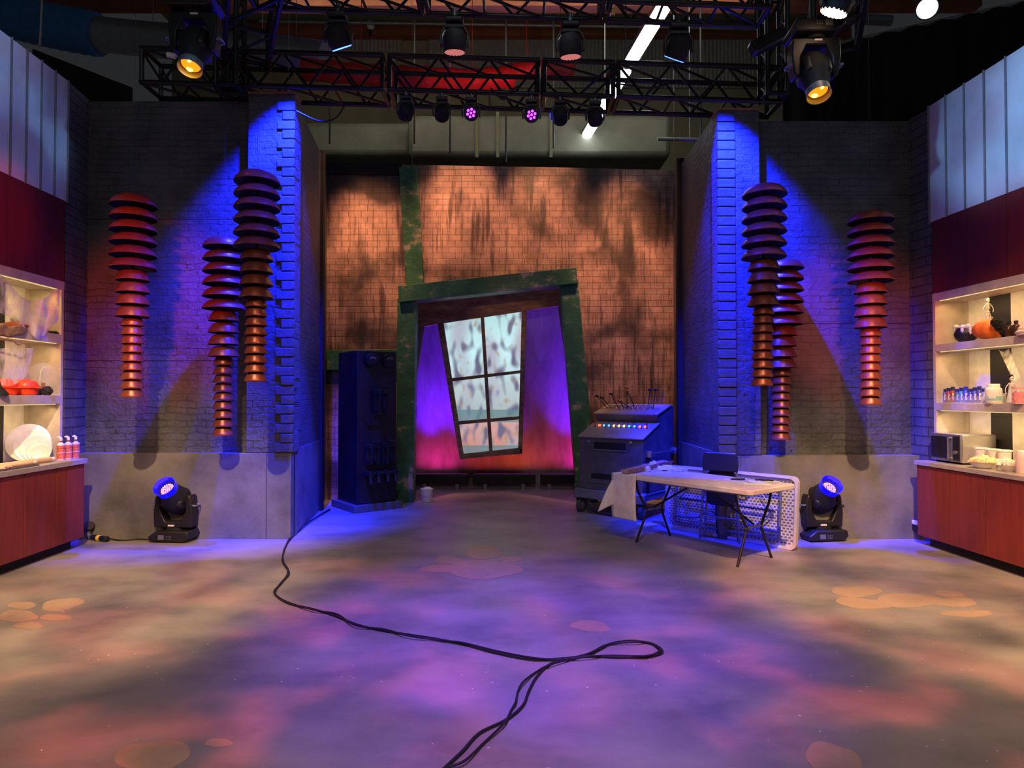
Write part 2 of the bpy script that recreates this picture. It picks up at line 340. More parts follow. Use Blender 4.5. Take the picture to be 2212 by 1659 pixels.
M_consoletop = cloud_mat('console_top_paint', [(.2, .17, .15), (.3, .26, .23), (.38, .34, .3)], 5, .45)
M_mach = mat('dark_machine_paint', (.012, .012, .016), .4, noise=(4, .3))
M_plinth = mat('machine_plinth', (.1, .1, .11), .5)
M_tabletop = mat('white_plastic_table', (.74, .7, .66), .4)
M_dimple = mat('table_recess', (.17, .17, .19), .6)
M_wire = mat('black_rubber', (.012, .012, .012), .55)
M_rubber = mat('dark_rubber_wheel', (.06, .06, .065), .6)
M_paper = mat('white_paper', (.85, .83, .8), .7)
M_card = mat('brown_cardboard', (.4, .22, .12), .8)
M_plastic_film = mat('clear_film', (.85, .85, .9), .25, alpha=.6)
M_whiteplastic = mat('white_plastic', (.85, .82, .78), .4)
M_brown = mat('brown_girder', (.2, .06, .025), .7, noise=(2, .3))
M_olive = cloud_mat('far_wall_paint', [(.15, .14, .085), (.2, .185, .12), (.24, .22, .145)], .8, .9)
M_duct = cloud_mat('wrapped_duct', [(.1, .105, .075), (.15, .15, .11), (.2, .195, .15)], 1.2, .6, (4, .5))
M_tin = mat('corrugated_tin', (.3, .3, .28), .5, .3)
M_bluefab = mat('blue_fabric_duct', (.05, .2, .5), .7, bump=(8, .4))
M_galv = mat('galvanised_duct', (.35, .37, .39), .35, .7)
M_redlit_foil = mat('red_lit_foil', (.5, .03, .02), .35, bump=(14, .9))  # red light falling on the foil is put into its base colour
M_pumpkin = mat('pumpkin_orange', (.9, .2, .03), .5, noise=(5, .3))
M_redpot = mat('orange_red_enamel', (.95, .07, .015), .35)
M_clear = mat('clear_glass', (1, 1, 1), .03, trans=1, ior=1.2)
M_gold = mat('warm_brass', (.8, .5, .2), .3, .9)
M_rock = mat('black_rock', (.02, .02, .02), .8, bump=(20, .6))
M_pink = mat('pink_red_candy', (.9, .06, .12), .5, noise=(40, .5))
M_teal = mat('teal_label', (.25, .6, .62), .5)
M_navy = mat('navy_plastic', (.03, .04, .3), .3)
M_label = mat('bottle_red_label', (.75, .16, .1), .5, noise=(60, .6))
M_amberbot = mat('dark_amber_glass', (.05, .025, .01), .12)
M_bone = mat('bone_plastic', (.7, .66, .6), .5)
M_fur = mat('black_fluff', (.012, .011, .011), .95, bump=(60, 1))
M_cream = mat('whipped_white', (.9, .82, .68), .6, bump=(30, .6))
M_food = mat('puffed_snack', (.95, .72, .4), .6, noise=(30, .3), bump=(30, .7))
M_rockbrown = mat('brown_rock', (.3, .18, .12), .85, bump=(18, .8), noise=(12, .4))
M_yellow = mat('yellow_tape', (.8, .65, .1), .5)
M_silver = mat('stainless_steel', (.6, .6, .58), .3, .85)

def emis(name, col, s): return mat(name, (0, 0, 0), .5, emit=col, es=s)
E_white = emis('fluorescent_tube', (.95, 1, 1), 9)
E_warm = emis('warm_led_strip', (1, .72, .3), .7)
E_amber = emis('amber_lens', (1, .26, .005), 1.3)
E_amberhot = emis('amber_lens_core', (1, .55, .05), 9)
E_blue = emis('blue_led', (.03, .08, 1), 9)
E_bluehood = mat('blue_lit_hood', (.02, .02, .4), .2, emit=(.0, .0, 1), es=.9)
E_purple = emis('violet_led', (.4, .03, 1), 5)
E_pinkled = emis('dim_pink_led', (.75, .22, .2), .6)
E_core = emis('white_violet_led', (.8, .22, 1), 2.6)
E_fres = emis('fresnel_lens', (1, .95, .7), 16)
E_wash = emis('warm_wash_led', (1, .62, .4), 5)
IND = [emis('indicator_red', (1, .08, .02), 4), emis('indicator_blue', (.05, .35, 1), 3), emis('indicator_yellow', (1, .6, .12), 4)]

# web material: see-through fibres
def web_mat():
    m = bpy.data.materials.new('cobweb_fibre'); m.use_nodes = True; nt = m.node_tree; N = nt.nodes; L = nt.links
    b = N['Principled BSDF']; b.inputs['Base Color'].default_value = (.85, .78, .7, 1); b.inputs['Roughness'].default_value = .9
    tc = N.new('ShaderNodeTexCoord'); no = N.new('ShaderNodeTexNoise'); no.inputs['Scale'].default_value = 7; no.inputs['Detail'].default_value = 5
    mp = N.new('ShaderNodeMapping'); mp.inputs['Scale'].default_value = (1, 2.2, 1); L.new(tc.outputs['Object'], mp.inputs[0]); L.new(mp.outputs[0], no.inputs['Vector'])
    mr = N.new('ShaderNodeMapRange'); mr.inputs[1].default_value = .35; mr.inputs[2].default_value = .65; mr.inputs[3].default_value = .25; mr.inputs[4].default_value = .92
    L.new(no.outputs[0], mr.inputs[0]); L.new(mr.outputs[0], b.inputs['Alpha']); return m
M_web = web_mat()

# the picture shown behind the window's panes
def pane_mat():
    m = bpy.data.materials.new('lit_window_picture'); m.use_nodes = True; nt = m.node_tree; N = nt.nodes; L = nt.links
    b = N['Principled BSDF']; b.inputs['Base Color'].default_value = (.02, .02, .02, 1); b.inputs['Roughness'].default_value = .4
    tc = N.new('ShaderNodeTexCoord'); sp = N.new('ShaderNodeSeparateXYZ'); L.new(tc.outputs['Object'], sp.inputs[0])
    # vertical base gradient: cyan-white above, pinkish below
    mz = N.new('ShaderNodeMapRange'); mz.inputs[1].default_value = at(1060, 975, 10.76).z; mz.inputs[2].default_value = at(1060, 690, 10.76).z; L.new(sp.outputs[2], mz.inputs[0])
    cr = N.new('ShaderNodeValToRGB'); L.new(mz.outputs[0], cr.inputs[0]); e = cr.color_ramp.elements
    e[0].position = 0; e[0].color = (.5, .22, .18, 1); e[1].position = 1; e[1].color = (.38, .62, .64, 1)
    for p, c in ((.2, (.55, .3, .27)), (.3, (.36, .42, .44)), (.5, (.42, .52, .55)), (.75, (.5, .78, .82))):
        k = e.new(p); k.color = (*c, 1)
    col = cr.outputs[0]
    for (sx, sz, lo, hi, c, seed) in ((2.4, 1.1, .42, .75, (.36, .36, .44, 1), 5.0), (8.5, 4.2, .47, .76, (.13, .12, .2, 1), 2.0), (11, 7, .58, .95, (.34, .24, .14, 1), 8.0)):
        mp = N.new('ShaderNodeMapping'); mp.inputs['Scale'].default_value = (sx, 1, sz); mp.inputs['Location'].default_value = (seed, seed, seed); mp.inputs['Rotation'].default_value = (0, .25, 0)
        L.new(tc.outputs['Object'], mp.inputs[0])
        no = N.new('ShaderNodeTexNoise'); no.inputs['Scale'].default_value = 1; no.inputs['Detail'].default_value = 0; L.new(mp.outputs[0], no.inputs['Vector'])
        mr = N.new('ShaderNodeMapRange'); mr.interpolation_type = 'SMOOTHSTEP'; mr.inputs[1].default_value = lo; mr.inputs[2].default_value = hi; L.new(no.outputs[0], mr.inputs[0])
        mx = N.new('ShaderNodeMix'); mx.data_type = 'RGBA'; L.new(mr.outputs[0], mx.inputs[0]); L.new(col, mx.inputs[6]); mx.inputs[7].default_value = c; col = mx.outputs[2]
    for (y0, y1) in ((885, 912), (962, 982)):   # the two teal bands of the picture
        z1 = at(1060, y0, 10.76).z; z0 = at(1060, y1, 10.76).z
        a = N.new('ShaderNodeMath'); a.operation = 'GREATER_THAN'; a.inputs[1].default_value = z0; L.new(sp.outputs[2], a.inputs[0])
        c = N.new('ShaderNodeMath'); c.operation = 'LESS_THAN'; c.inputs[1].default_value = z1; L.new(sp.outputs[2], c.inputs[0])
        d = N.new('ShaderNodeMath'); d.operation = 'MULTIPLY'; L.new(a.outputs[0], d.inputs[0]); L.new(c.outputs[0], d.inputs[1])
        d2 = N.new('ShaderNodeMath'); d2.operation = 'MULTIPLY'; d2.inputs[1].default_value = .8; L.new(d.outputs[0], d2.inputs[0])
        mx = N.new('ShaderNodeMix'); mx.data_type = 'RGBA'; L.new(d2.outputs[0], mx.inputs[0]); L.new(col, mx.inputs[6]); mx.inputs[7].default_value = (.1, .2, .22, 1); col = mx.outputs[2]
    L.new(col, b.inputs['Emission Color']); b.inputs['Emission Strength'].default_value = .95
    return m
M_pane = pane_mat()

# ================================================================== setting
struct(MB().bb((-9, -2, -.2), (9, 17.2, 0)).build('floor', M_floor))
floor_o = bpy.data.objects['floor']
struct(MB().bb((-9, -2, 11.4), (9, 17.2, 11.6)).build('ceiling', M_olive))
struct(MB().bb((-9, 17, 0), (9, 17.2, 11.4)).build('wall_far', M_olive))

# painted paw pads on the floor
PADN = [0]
def paw(pads):
    for (px, py, rx, ry, a) in pads:
        c = onz(px, py); pts = []
        for k in range(28):
            t = 2 * math.pi * k / 28; wv = 1 + .07 * math.sin(3 * t + px) + .04 * math.sin(5 * t)
            x = rx * math.cos(t) * wv; y = ry * math.sin(t) * wv
            q = onz(px + x * math.cos(a) - y * math.sin(a), py + x * math.sin(a) + y * math.cos(a)); pts.append((q.x, q.y, 0.0))
        PADN[0] += 1
        MB().prism(pts, (0, 0, .0008 + .0004 * (PADN[0] % 8))).build('painted_paw_pad', M_pad, floor_o, smooth=False)
paw([(48, 1308, 30, 8, 0), (134, 1306, 46, 13, -.15), (38, 1331, 43, 13, 0), (120, 1334, 34, 7, 0), (62, 1352, 32, 8, 0)])
paw([(1850, 1278, 55, 12, 0), (1862, 1304, 60, 11, .1), (1962, 1297, 74, 15, 0), (2050, 1283, 34, 7, .1), (2066, 1301, 45, 10, 0), (2090, 1326, 56, 7, 0)])
paw([(1044, 1193, 38, 16, 0), (968, 1210, 30, 9, 0), (1102, 1208, 26, 7, 0), (1045, 1231, 80, 20, 0), (955, 1228, 48, 8, 0)])
paw([(330, 1634, 82, 34, -.1), (472, 1605, 30, 9, 0), (1275, 1353, 42, 12, .1), (1800, 1645, 62, 38, .3)])
# painted wide ring segments (old set paint) and small chips of paint
mb = MB()
for k in range(90):
    px = random.uniform(40, 2180); py = random.choice([random.uniform(1250, 1640), random.uniform(1380, 1500)]); c = onz(px, py)
    a = random.uniform(0, 3.1); l = random.uniform(.003, .016)
    mb.box((c.x, c.y, .0012), (l, .004, .0016), Matrix.Rotation(a, 3, 'Z'))
o = mb.build('paint_chips', M_paper, floor_o); o['kind'] = 'stuff'

YB = 7.27          # front of concrete bases
def slab_wall(name, m, p0, p1, z0, z1, th, side):
    p0 = Vector(p0); p1 = Vector(p1); d = (p1 - p0).normalized(); n = Vector((-d.y, d.x)) * side
    return struct(MB().prism([(p0.x, p0.y, z0), (p1.x, p1.y, z0), (p1.x + n.x * th, p1.y + n.y * th, z0), (p0.x + n.x * th, p0.y + n.y * th, z0)], (0, 0, z1 - z0)).build(name, m))
# --- left
XL = at(628, 1100, YB).x
mb = MB().bb((-4.86, YB, 0), (at(575, 1000, YB).x, 7.5, .955)).bb((at(575, 1000, YB).x + .006, YB, 0), (XL, 7.5, .955))
mb.prism([(XL - .3, 7.5, 0), (XL, 7.4, 0), (XL, YB + .1, 0), (-2.69, 9.14, 0), (-2.99, 9.14, 0)], (0, 0, .985))
struct(mb.build('wall_left_base', M_conc, bevel=.006))
mb = MB()
for z0, z1 in ((.95, 2.0), (2.006, 3.62), (3.626, 4.99)):
    mb.bb((-4.87, 7.40, z0), (-3.0, 7.5, z1))
mb.bb((-4.86, 7.45, .9), (-2.6, 7.6, 4.98))
struct(mb.build('wall_left', M_gbrick_f))
xp0 = at(532, 700, YB).x; xp1 = at(634, 700, YB).x
mb = MB().bb((xp0, YB + .005, .957), (xp1, 7.5, 5.02)); struct(mb.build('trim_1', M_gbrick_f, bevel=.01))
def quoins(name, xc, x0, x1, sgn, z0, z1, wide=(.2, .14)):
    mb = MB(); z = z0; k = 0; random.seed(3)
    while z < z1 - .08:
        w_ = wide[k % 2]; h = .098
        xa, xb = (xc - w_, xc) if sgn < 0 else (xc, xc + w_)
        mb.bb((xa, YB - .012 - random.uniform(0, .006), z), (xb, YB + .03, z + h)); 
        z += h + .009; k += 1
    o = mb.build(name, M_quoin, bevel=.008); struct(o)
struct(MB().bb((xp0, YB - .01, 5.02), (xp1, 7.5, 5.04)).build('trim_8', M_card))
quoins('trim_2', xp1 + .004, 0, 0, -1, .97, 5.0)
# wings
slab_wall('wall_left_wing', M_gbrick_s, (xp1 - .02, 7.3), (-2.70, 9.2), .9, 5.0, .1, 1)
struct(MB().bb((-2.74, 9.02, 0), (-2.64, 9.12, 5.03)).build('trim_3', M_blackm))
slab_wall('wall_left_inner', M_gbrick_s, (-2.72, 9.12), (-2.87, 10.0), 0, 5.04, .1, 1)
# return beside the kitchen
slab_wall('wall_left_return', M_rbrick, (-4.80, 6.955), (-4.87, 7.44), 0, 5.0, .12, 1)
# --- right
XR = at(1555, 1100, YB).x
xq = at(1600, 1000, YB).x
mb = MB().bb((XR, YB, 0), (xq, 7.5, .93)).bb((xq + .006, YB, 0), (4.56, 7.5, .93))
mb.prism([(XR + .3, 7.5, 0), (XR, 7.4, 0), (XR, YB + .1, 0), (2.36, 9.14, 0), (2.66, 9.14, 0)], (0, 0, .955))
struct(mb.build('wall_right_base', M_conc, bevel=.006))
mb = MB()
for z0, z1 in ((.925, 2.42), (2.426, 3.9), (3.906, 4.76)):
    mb.bb((2.8, 7.40, z0), (4.56, 7.5, z1))
mb.bb((2.4, 7.45, .9), (4.56, 7.6, 4.74))
struct(mb.build('wall_right', M_gbrick_f))
xr0 = at(1552, 700, YB).x; xr1 = at(1644, 700, YB).x
struct(MB().bb((xr0, YB + .005, .932), (xr1, 7.5, 4.83)).build('trim_4', M_gbrick_f, bevel=.01))
struct(MB().bb((xr0, YB - .01, 4.83), (xr1, 7.5, 4.85)).build('trim_9', M_card))
quoins('trim_5', xr0 - .004, 0, 0, 1, .95, 4.8, wide=(.2, .2))
slab_wall('wall_right_wing', M_gbrick_s, (xr0 + .02, 7.3), (2.38, 9.2), .9, 4.85, .1, -1)
struct(MB().bb((2.31, 9.02, 0), (2.41, 9.12, 4.93)).build('trim_6', M_blackm))
slab_wall('wall_right_inner', M_gbrick_s, (2.38, 9.12), (2.5, 10.0), 0, 4.85, .1, -1)
slab_wall('wall_right_return', M_rbrick, (4.585, 7.06), (4.545, 7.45), 0, 4.76, .12, -1)

# --- back wall with its crooked opening
def P2(pts, Y, th): return [at(x, y, Y) for x, y in pts], (0, th, 0)
def zfix(poly, zmin=0.0): return [Vector((p.x, p.y, max(p.z, zmin))) for p in poly]
mb = MB()
for poly in ([(700, 353), (875, 356), (875, 1095), (700, 1095)], [(875, 356), (1225, 362), (1226, 600), (875, 640)], [(1225, 362), (1470, 368), (1470, 1095), (1262, 1095), (1226, 600)]):
    p, o_ = P2(poly, 10.0, .14); mb.prism(zfix(p), o_)
struct(mb.build('wall_back', M_tile))
p, o_ = P2([(704, 351), (868, 354), (868, 377), (704, 375)], 9.97, .03)
struct(MB().prism(p, o_).build('trim_7', M_blackm))

# green crooked frame
fr = thing('crooked_door_frame', 'crooked green distressed timber frame around the glowing purple doorway', 'door frame', (0, 9.8, 0))
def beam(name, poly, Y, th, m, parent):
    p, o_ = P2(poly, Y, th); return MB().prism(zfix(p), o_).build(name, m, parent, bevel=.008)
beam('post', [(858, 645), (898, 645), (892, 1092), (855, 1092)], 9.74, .26, M_green, fr)
beam('post', [(1210, 605), (1249, 605), (1292, 1092), (1248, 1092)], 9.74, .26, M_green, fr)
beam('lintel', [(859, 617), (1245, 577), (1249, 612), (862, 653)], 9.68, .30, M_green, fr)
beam('upper_post', [(861, 360), (901, 360), (915, 612), (877, 616)], 9.9, .1, M_green, fr)
beam('side_rail', [(705, 757), (860, 754), (860, 796), (705, 800)], 9.93, .07, M_green, fr)

# purple backdrop behind the opening
struct(MB().bb((-2.3, 11.5, 0), (2.3, 11.6, 3.9)).build('wall_backdrop', M_backdrop))
wp = thing('crooked_window', 'crooked six-pane brown window hanging in front of the purple backdrop, blurred spotted picture in its panes', 'window', (0, 10.7, 0))
YW = 10.7
beam('header_board', [(885, 652), (1222, 612), (1222, 658), (1140, 671), (945, 700), (885, 713)], YW, .05, M_header, wp)
beam('side_board', [(885, 712), (917, 706), (897, 840), (885, 850)], YW, .04, M_backdrop, wp)
beam('side_board', [(1205, 661), (1225, 657), (1275, 1075), (1262, 1075)], YW, .04, M_backdrop, wp)
beam('stile', [(945, 700), (958, 698), (1001, 981), (1003, 992), (993, 992)], YW - .02, .08, M_header, wp)
beam('stile', [(1127, 673), (1138, 671), (1128, 980), (1119, 982)], YW - .02, .08, M_header, wp)
beam('bottom_rail', [(999, 981), (1120, 968), (1128, 969), (1128, 980), (993, 992)], YW - .02, .08, M_header, wp)
beam('muntin', [(1038, 684), (1045.5, 683), (1064, 974), (1056.5, 975)], YW, .05, M_header, wp)
beam('muntin', [(974, 817), (1126, 799.5), (1126, 806), (975, 824)], YW, .05, M_header, wp)
beam('muntin', [(988, 910), (1123, 899), (1123, 906), (989, 917.5)], YW, .05, M_header, wp)
beam('pane', [(950, 699), (1134, 672), (1124, 978), (997, 988)], YW + .06, .02, M_pane, wp)

beam('glow_blocker', [(950, 698), (1134, 671), (1124, 979), (997, 989)], YW + .083, .012, M_blackm, wp)  # unseen board added to keep the pane's glow off the backdrop
# light bars on the floor in front of the backdrop
for (x0, x1, lab) in ((893, 1011, 'left black light bar on the floor under the purple backdrop'), (1021, 1157, 'middle black light bar on the floor below the crooked window'), (1168, 1262, 'black light bar on the floor next to the grey console')):
    a = at(x0, 1050, 11.1).x; b = at(x1, 1050, 11.1).x
    t = thing('light_bar', lab, 'stage light', ((a + b) / 2, 11.15, 0), 'light bars along the backdrop')
    MB().bb((a, 11.12, .09), (b, 11.3, .25)).build('housing', M_black, t, bevel=.012)
    MB().bb((a + .02, 11.15, .25), (b - .02, 11.27, .256)).build('lens_strip', emis('backdrop_bar_lens', (.5, .08, .6), .04), t)
    for q in (.2, .8):
        xx = a + (b - a) * q; MB().bb((xx - .03, 11.1, 0), (xx + .03, 11.32, .09)).build('bracket', M_greymetal, t, bevel=.004)
MAGC = (.95, .03, .42)
for x, c, e in ((-1.3, (.9, .02, .3), 4.5), (1.3, (.95, .02, .45), 6), (-.55, (1, .07, .05), 1.4), (.1, (1, .1, .02), 1.7), (.62, (1, .06, .1), 1.4)):
    area('bar_low', (x, 11.2, .27), (x, 11.42, 1.1), c, e, .5, .08, 150)
for x, e in ((-1.45, 480), (1.45, 560), (-.95, 300), (1.0, 320), (.1, 40)):
    spot('bar_high', (x, 11.0, .27), (x * .97, 11.5, 2.9), (.11, .006, 1), e, 60, 1.0, .05)
spot('fill_window_front', (.1, 5.2, 3.35), (.0, 10.7, 2.85), (1, .5, .22), 80, 17, .9, .05)  # added front fill, no fixture: brightens the header board and window frame

# ================================================================== warehouse background
for k, (y0, y1, Y, nm) in enumerate(((-60, 12, 12.0, 'a'), (48, 76, 16.7, 'b'))):
    a = at(100, y1, Y); b = at(2150, y0, Y)
    tag(MB().bb((-8.8, Y, a.z), (8.8, Y + .25, b.z)).build('roof_girder', M_brown), ['brown roof girder across the top edge of the picture', 'brown roof girder above the corrugated panels'][k], 'girder', 'brown roof girders')
def corrug(name, x0, x1, y0, y1, Y, lab):
    a = at(x0, y1, Y); b = at(x1, y0, Y); n = int((b.x - a.x) / .05)
    pts = []; 
    for k in range(n + 1):
        pts.append((a.x + (b.x - a.x) * k / n, Y - (.03 if k % 2 else 0)))
    mb = MB(); vs = [(x, y, a.z) for x, y in pts] + [(x, y, b.z) for x, y in pts]
    mb.add(vs, [(k, k + 1, n + 2 + k, n + 1 + k) for k in range(n)])
    o = mb.build(name, M_tin, smooth=False, solid=.01); tag(o, lab, 'panel', 'corrugated tin panels')
corrug('corrugated_panel', 560, 868, 62, 112, 16.93, 'corrugated tin panel high up left of the ceiling, behind the blue-lit wash light')
corrug('corrugated_panel', 925, 1660, 72, 190, 16.93, 'long corrugated tin panel behind the fluorescent tubes')
corrug('corrugated_panel', 1740, 1835, 50, 110, 16.93, 'corrugated tin panel above the black drape on the right')
# pale wall lamp / bell
t = thing('alarm_bell', 'small round cream alarm bell on the girder', 'alarm', at(801, 57, 16.58))
p = at(801, 57, 16.68); MB().cyl(p, p - Vector((0, .12, 0)), .1, .09, 20).build('bell', M_whiteplastic, t, bevel=.01)
p2 = at(801, 72, 16.68); MB().bb((p2.x - .03, p2.y - .08, p2.z - .08), (p2.x + .03, p2.y, p2.z + .06)).build('bracket', M_black, t)
# large wrapped duct across the back and its branches
def duct_path(name, pts, rad, Y, m, lab, n=20, ribs=0, cat='duct', wob=0):
    P = [at(x, y, Y if not isinstance(Y, (list, tuple)) else Y[i]) for i, (x, y) in enumerate(pts)]
    Q = catmull(P, 8); rs = [rad * (1 + (wob * math.sin(i * 1.9) if wob else 0) + (.05 * (i % 2) if ribs else 0)) for i in range(len(Q))]
    mb = MB().tube(Q, rs, n)
    for q in (Q[len(Q) // 4], Q[3 * len(Q) // 4]): mb.cyl(q, (q.x, q.y, 11.39), .006, n=6)
    return tag(mb.build(name, m), lab, cat)
duct_path('blue_flexible_duct', [(-60, 18), (40, 40), (120, 58), (213, 75)], .33, 10.5, M_bluefab, 'blue ribbed fabric duct hanging at the top left corner', ribs=1)
duct_path('galvanised_duct', [(208, 74), (330, 86), (480, 100), (640, 118), (700, 128)], .27, 10.5, M_galv, 'round grey metal duct running behind the left truss')
duct_path('red_lit_foil_duct', [(655, 150), (780, 160), (900, 168), (1020, 172), (1110, 165)], .16, 9.6, M_redlit_foil, 'red lit crumpled foil duct seen through the middle of the truss', wob=.08)
duct_path('red_lit_foil_duct', [(1100, 158), (1150, 150), (1200, 152), (1240, 158)], .13, 9.9, M_redlit_foil, 'dark red-lit duct elbow beside the right wash light', wob=.06)
spot('spot_duct_red', (.2, 7.9, 4.9), at(1050, 168, 9.6), (1, .1, .05), 80, 50, .6, .05)
big = thing('wrapped_air_duct', 'wide grey-green insulated air duct above the salmon tiled wall', 'duct', at(1100, 280, 13.5))
a = at(690, 330, 13.5)
zt = at(1100, 246, 13.5).z; zb = at(1100, 338, 13.5).z
MB().bb((at(880, 300, 13.5).x, 13.5, zb), (at(1450, 300, 13.5).x, 14.6, zt)).build('duct_body', M_duct, big, bevel=.12)
MB().bb((at(640, 300, 14).x, 14.0, at(700, 335, 14).z), (at(890, 300, 14).x, 14.8, at(700, 262, 14).z)).build('branch', M_duct, big, bevel=.12)
for px in (1030, 1075, 1190):
    xx = at(px, 300, 13.5).x; MB().bb((xx - .03, 13.46, zb - .03), (xx + .03, 14.6, zt + .03)).build('flange', M_olive, big)
for k, (px, y0, y1, Y) in enumerate(((712, 170, 310, 12.5), (972, 210, 330, 12.5), (1083, 240, 350, 12.5), (1210, 235, 320, 12.5), (885, 210, 310, 12.5), (1528, 245, 300, 12))):
    a = at(px, y0, Y); b = at(px + (-14 if k % 2 else 10) * (k > 1), y1, Y)
    tag(MB().cyl(b, (b.x, Y, 11.4), .018, n=8).build('hanger_rod', M_black), 'thin black rod hanging from the roof, %s' % ['far left above the left wing', 'just left of the violet beam light', 'right of the violet beam lights', 'under the far right of the wash lights', 'over the green upper post', 'above the right brick wing'][k], 'rod', 'black hanger rods')
# pipes across the far wall
for k, (x0, y0, x1, y1) in enumerate(((560, 46, 1660, 62), (1420, 300, 1560, 303), (1790, 38, 1925, 45))):
    Y = 15.2 if k == 0 else (12 if k == 1 else 9)
    a_ = at(x0, y0, Y); b_ = at(x1, y1, Y)
    tag(MB().cyl(a_, b_, .035 if k < 2 else .07, n=12).cyl(a_.lerp(b_, .5), (a_.lerp(b_, .5).x, Y, 11.39), .008, n=6).build('conduit_pipe', M_greymetal), ['long thin conduit under the brown girder', 'short grey pipe right of the insulated duct', 'pale stub of pipe beside the bright round spotlight'][k], 'pipe', 'conduit pipes')
# fluorescent tubes in a receding line
Fa = at(1446, -20, 8.8); Fb = at(1228, 364, 15.3); Fb.z = Fa.z = (Fa.z + Fb.z) / 2
def fl(t0, t1, lab, k):
    A = Fa.lerp(Fb, t0); B = Fa.lerp(Fb, t1); t = thing('fluorescent_light', lab, 'ceiling light', (A + B) / 2, 'fluorescent lights in a line')
    d = (B - A).normalized(); s = Vector((d.y, -d.x, 0)) * .11; h = Vector((0, 0, .08))
    MB().prism([A - s, A + s, B + s, B - s], h).build('housing', M_galv, t)
    MB().cyl(A - s * .4 - h * .4, B - s * .4 - h * .4, .045, n=10).build('tube', E_white, t)
    MB().cyl(A + s * .45 - h * .4, B + s * .45 - h * .4, .045, n=10).build('tube', E_white, t)
    MB().cyl(A + Vector((0, 0, .08)), (A.x, A.y, 11.4), .01, n=6).build('hanger', M_greymetal, t)
def tpos(py):
    best = min(range(1001), key=lambda k: abs(proj(Fa.lerp(Fb, k / 1000))[1] - py)); return best / 1000
def proj(p):
    d = Vector(p) - Vector((0, 0, CH)); f = d.dot(_f); return 1106 + F * d.x / f, 829.5 - F * d.dot(_u) / f
for k, (ya, yb, lab) in enumerate(((-10, 42, 'fluorescent light at the very top, nearest of the line'), (50, 132, 'bright long fluorescent light above the front truss'), (150, 222, 'fluorescent light seen through the front truss'), (225, 330, 'fluorescent light just under the front truss'), (346, 362, 'farthest fluorescent light, just over the tiled wall'))):
    fl(tpos(ya), tpos(yb), lab, k)
# extra olive wall bay lit by the tubes
# black drapes
pts = [at(1690, 122, 8.0), at(1795, 98, 8.0), at(2260, -5, 8.0)]
mb = MB()
def drape_fn(u, v):
    X0 = pts[0]; X1 = pts[2]; p = X0.lerp(X1, u); zt_ = pts[0].z * (1 - u) + pts[2].z * u
    k = .03 * math.sin(u * 60); return (p.x + k * .6, p.y + k, zt_ * v)
mb.grid(drape_fn, 120, 1)
tag(mb.build('black_drape', M_drape, solid=.01), 'large black drape hanging behind the right brick wall', 'curtain')
tag(MB().cyl(pts[0] + Vector((0, .02, .02)), pts[2] + Vector((0, .02, .02)), .02, n=8).build('drape_pipe', M_steel), 'pale rail along the top of the large black drape', 'rail')
mb = MB(); q0 = at(70, 105, 7.6); q1 = at(283, 188, 8.4)
mb.prism([(q0.x, q0.y, 0), (q1.x, q1.y, 0), (q1.x, q1.y, q1.z), (q0.x, q0.y, q0.z)], (0, .04, 0))
tag(mb.build('black_flat', M_drape), 'black flat with sloping top behind the left brick wall', 'panel')
q = at(95, 0, 7.4); tag(MB().cyl(at(86, 100, 7.4), (q.x, q.y, q.z + .6), .012, n=8).build('hanging_rope', M_steel), 'pale rope hanging down at the upper left above the siding', 'rope')
for k, (px, y1, Y) in enumerate(((567, 208, 7.5), (1456, 330, 8.9), (624, 215, 7.5), (890, 356, 10.05))):
    a = at(px, y1, Y); b = at(px, -30, Y)
    tag(MB().cyl(a, b, .003, n=6).build('hanging_wire', M_steel), ['thin wire above the copper lamp on the left pillar', 'thin chain above the right brick wing', 'thin chain at the left pillar corner', 'thin wire above the green upper post'][k], 'wire', 'suspension wires')
#PART3
# ================================================================== trusses
def truss(name, p0, p1, wd, h, lab, bays=None, r=.029, up=Vector((0, 0, 1))):
    """p0,p1: near-top corner line; wd extends along side, h downwards"""
    p0 = Vector(p0); p1 = Vector(p1); ax = (p1 - p0); Ln = ax.length; ax.normalize()
    side = Vector((-ax.y, ax.x, 0)).normalized() * wd
    if side.y < 0 and abs(ax.y) < .7: side = -side
    dn = Vector((0, 0, -h)) if abs(ax.z) < .7 else None
    if dn is None:
        side = Vector((wd, 0, 0)); dn = Vector((0, h, 0))
    t = thing(name, lab, 'truss', (p0 + p1) / 2, 'black lighting trusses')
    offs = [Vector((0, 0, 0)), side, dn, side + dn]
    for o_ in offs: MB().cyl(p0 + o_, p1 + o_, r, n=10).build('chord', M_truss, t)
    bays = bays or max(1, round(Ln / (h * 1.75)))
    mb = MB()
    for i in range(bays):
        a = p0 + ax * Ln * i / bays; b = p0 + ax * Ln * (i + 1) / bays; m = (a + b) / 2
        for A, B in ((offs[0], offs[2]), (offs[1], offs[3])):
            mb.cyl(a + A, m + B, r * .5, n=6, cap=False); mb.cyl(m + B, b + A, r * .5, n=6, cap=False)
        mb.cyl(a + offs[2], b + offs[3], r * .5, n=6, cap=False); mb.cyl(a + offs[0], b + offs[1], r * .5, n=6, cap=False)
        if i: mb.cyl(a + offs[2], a + offs[3], r * .5, n=6, cap=False)
    mb.build('lacing', M_truss, t)
    for e in (p0 + ax * .02, p1 - ax * .02):
        mb = MB()
        for A, B in ((0, 1), (1, 3), (3, 2), (2, 0)): mb.cyl(e + offs[A], e + offs[B], r * .9, n=8)
        mb.build('end_frame', M_truss, t)
    return t
def zline(px, Y, x0, y0, x1, y1): return at(px, y0 + (y1 - y0) * (px - x0) / (x1 - x0), Y)
YT = 7.2
secs = [(303, 498), (502, 830), (838, 1166), (1172, 1328), (1332, 1690)]
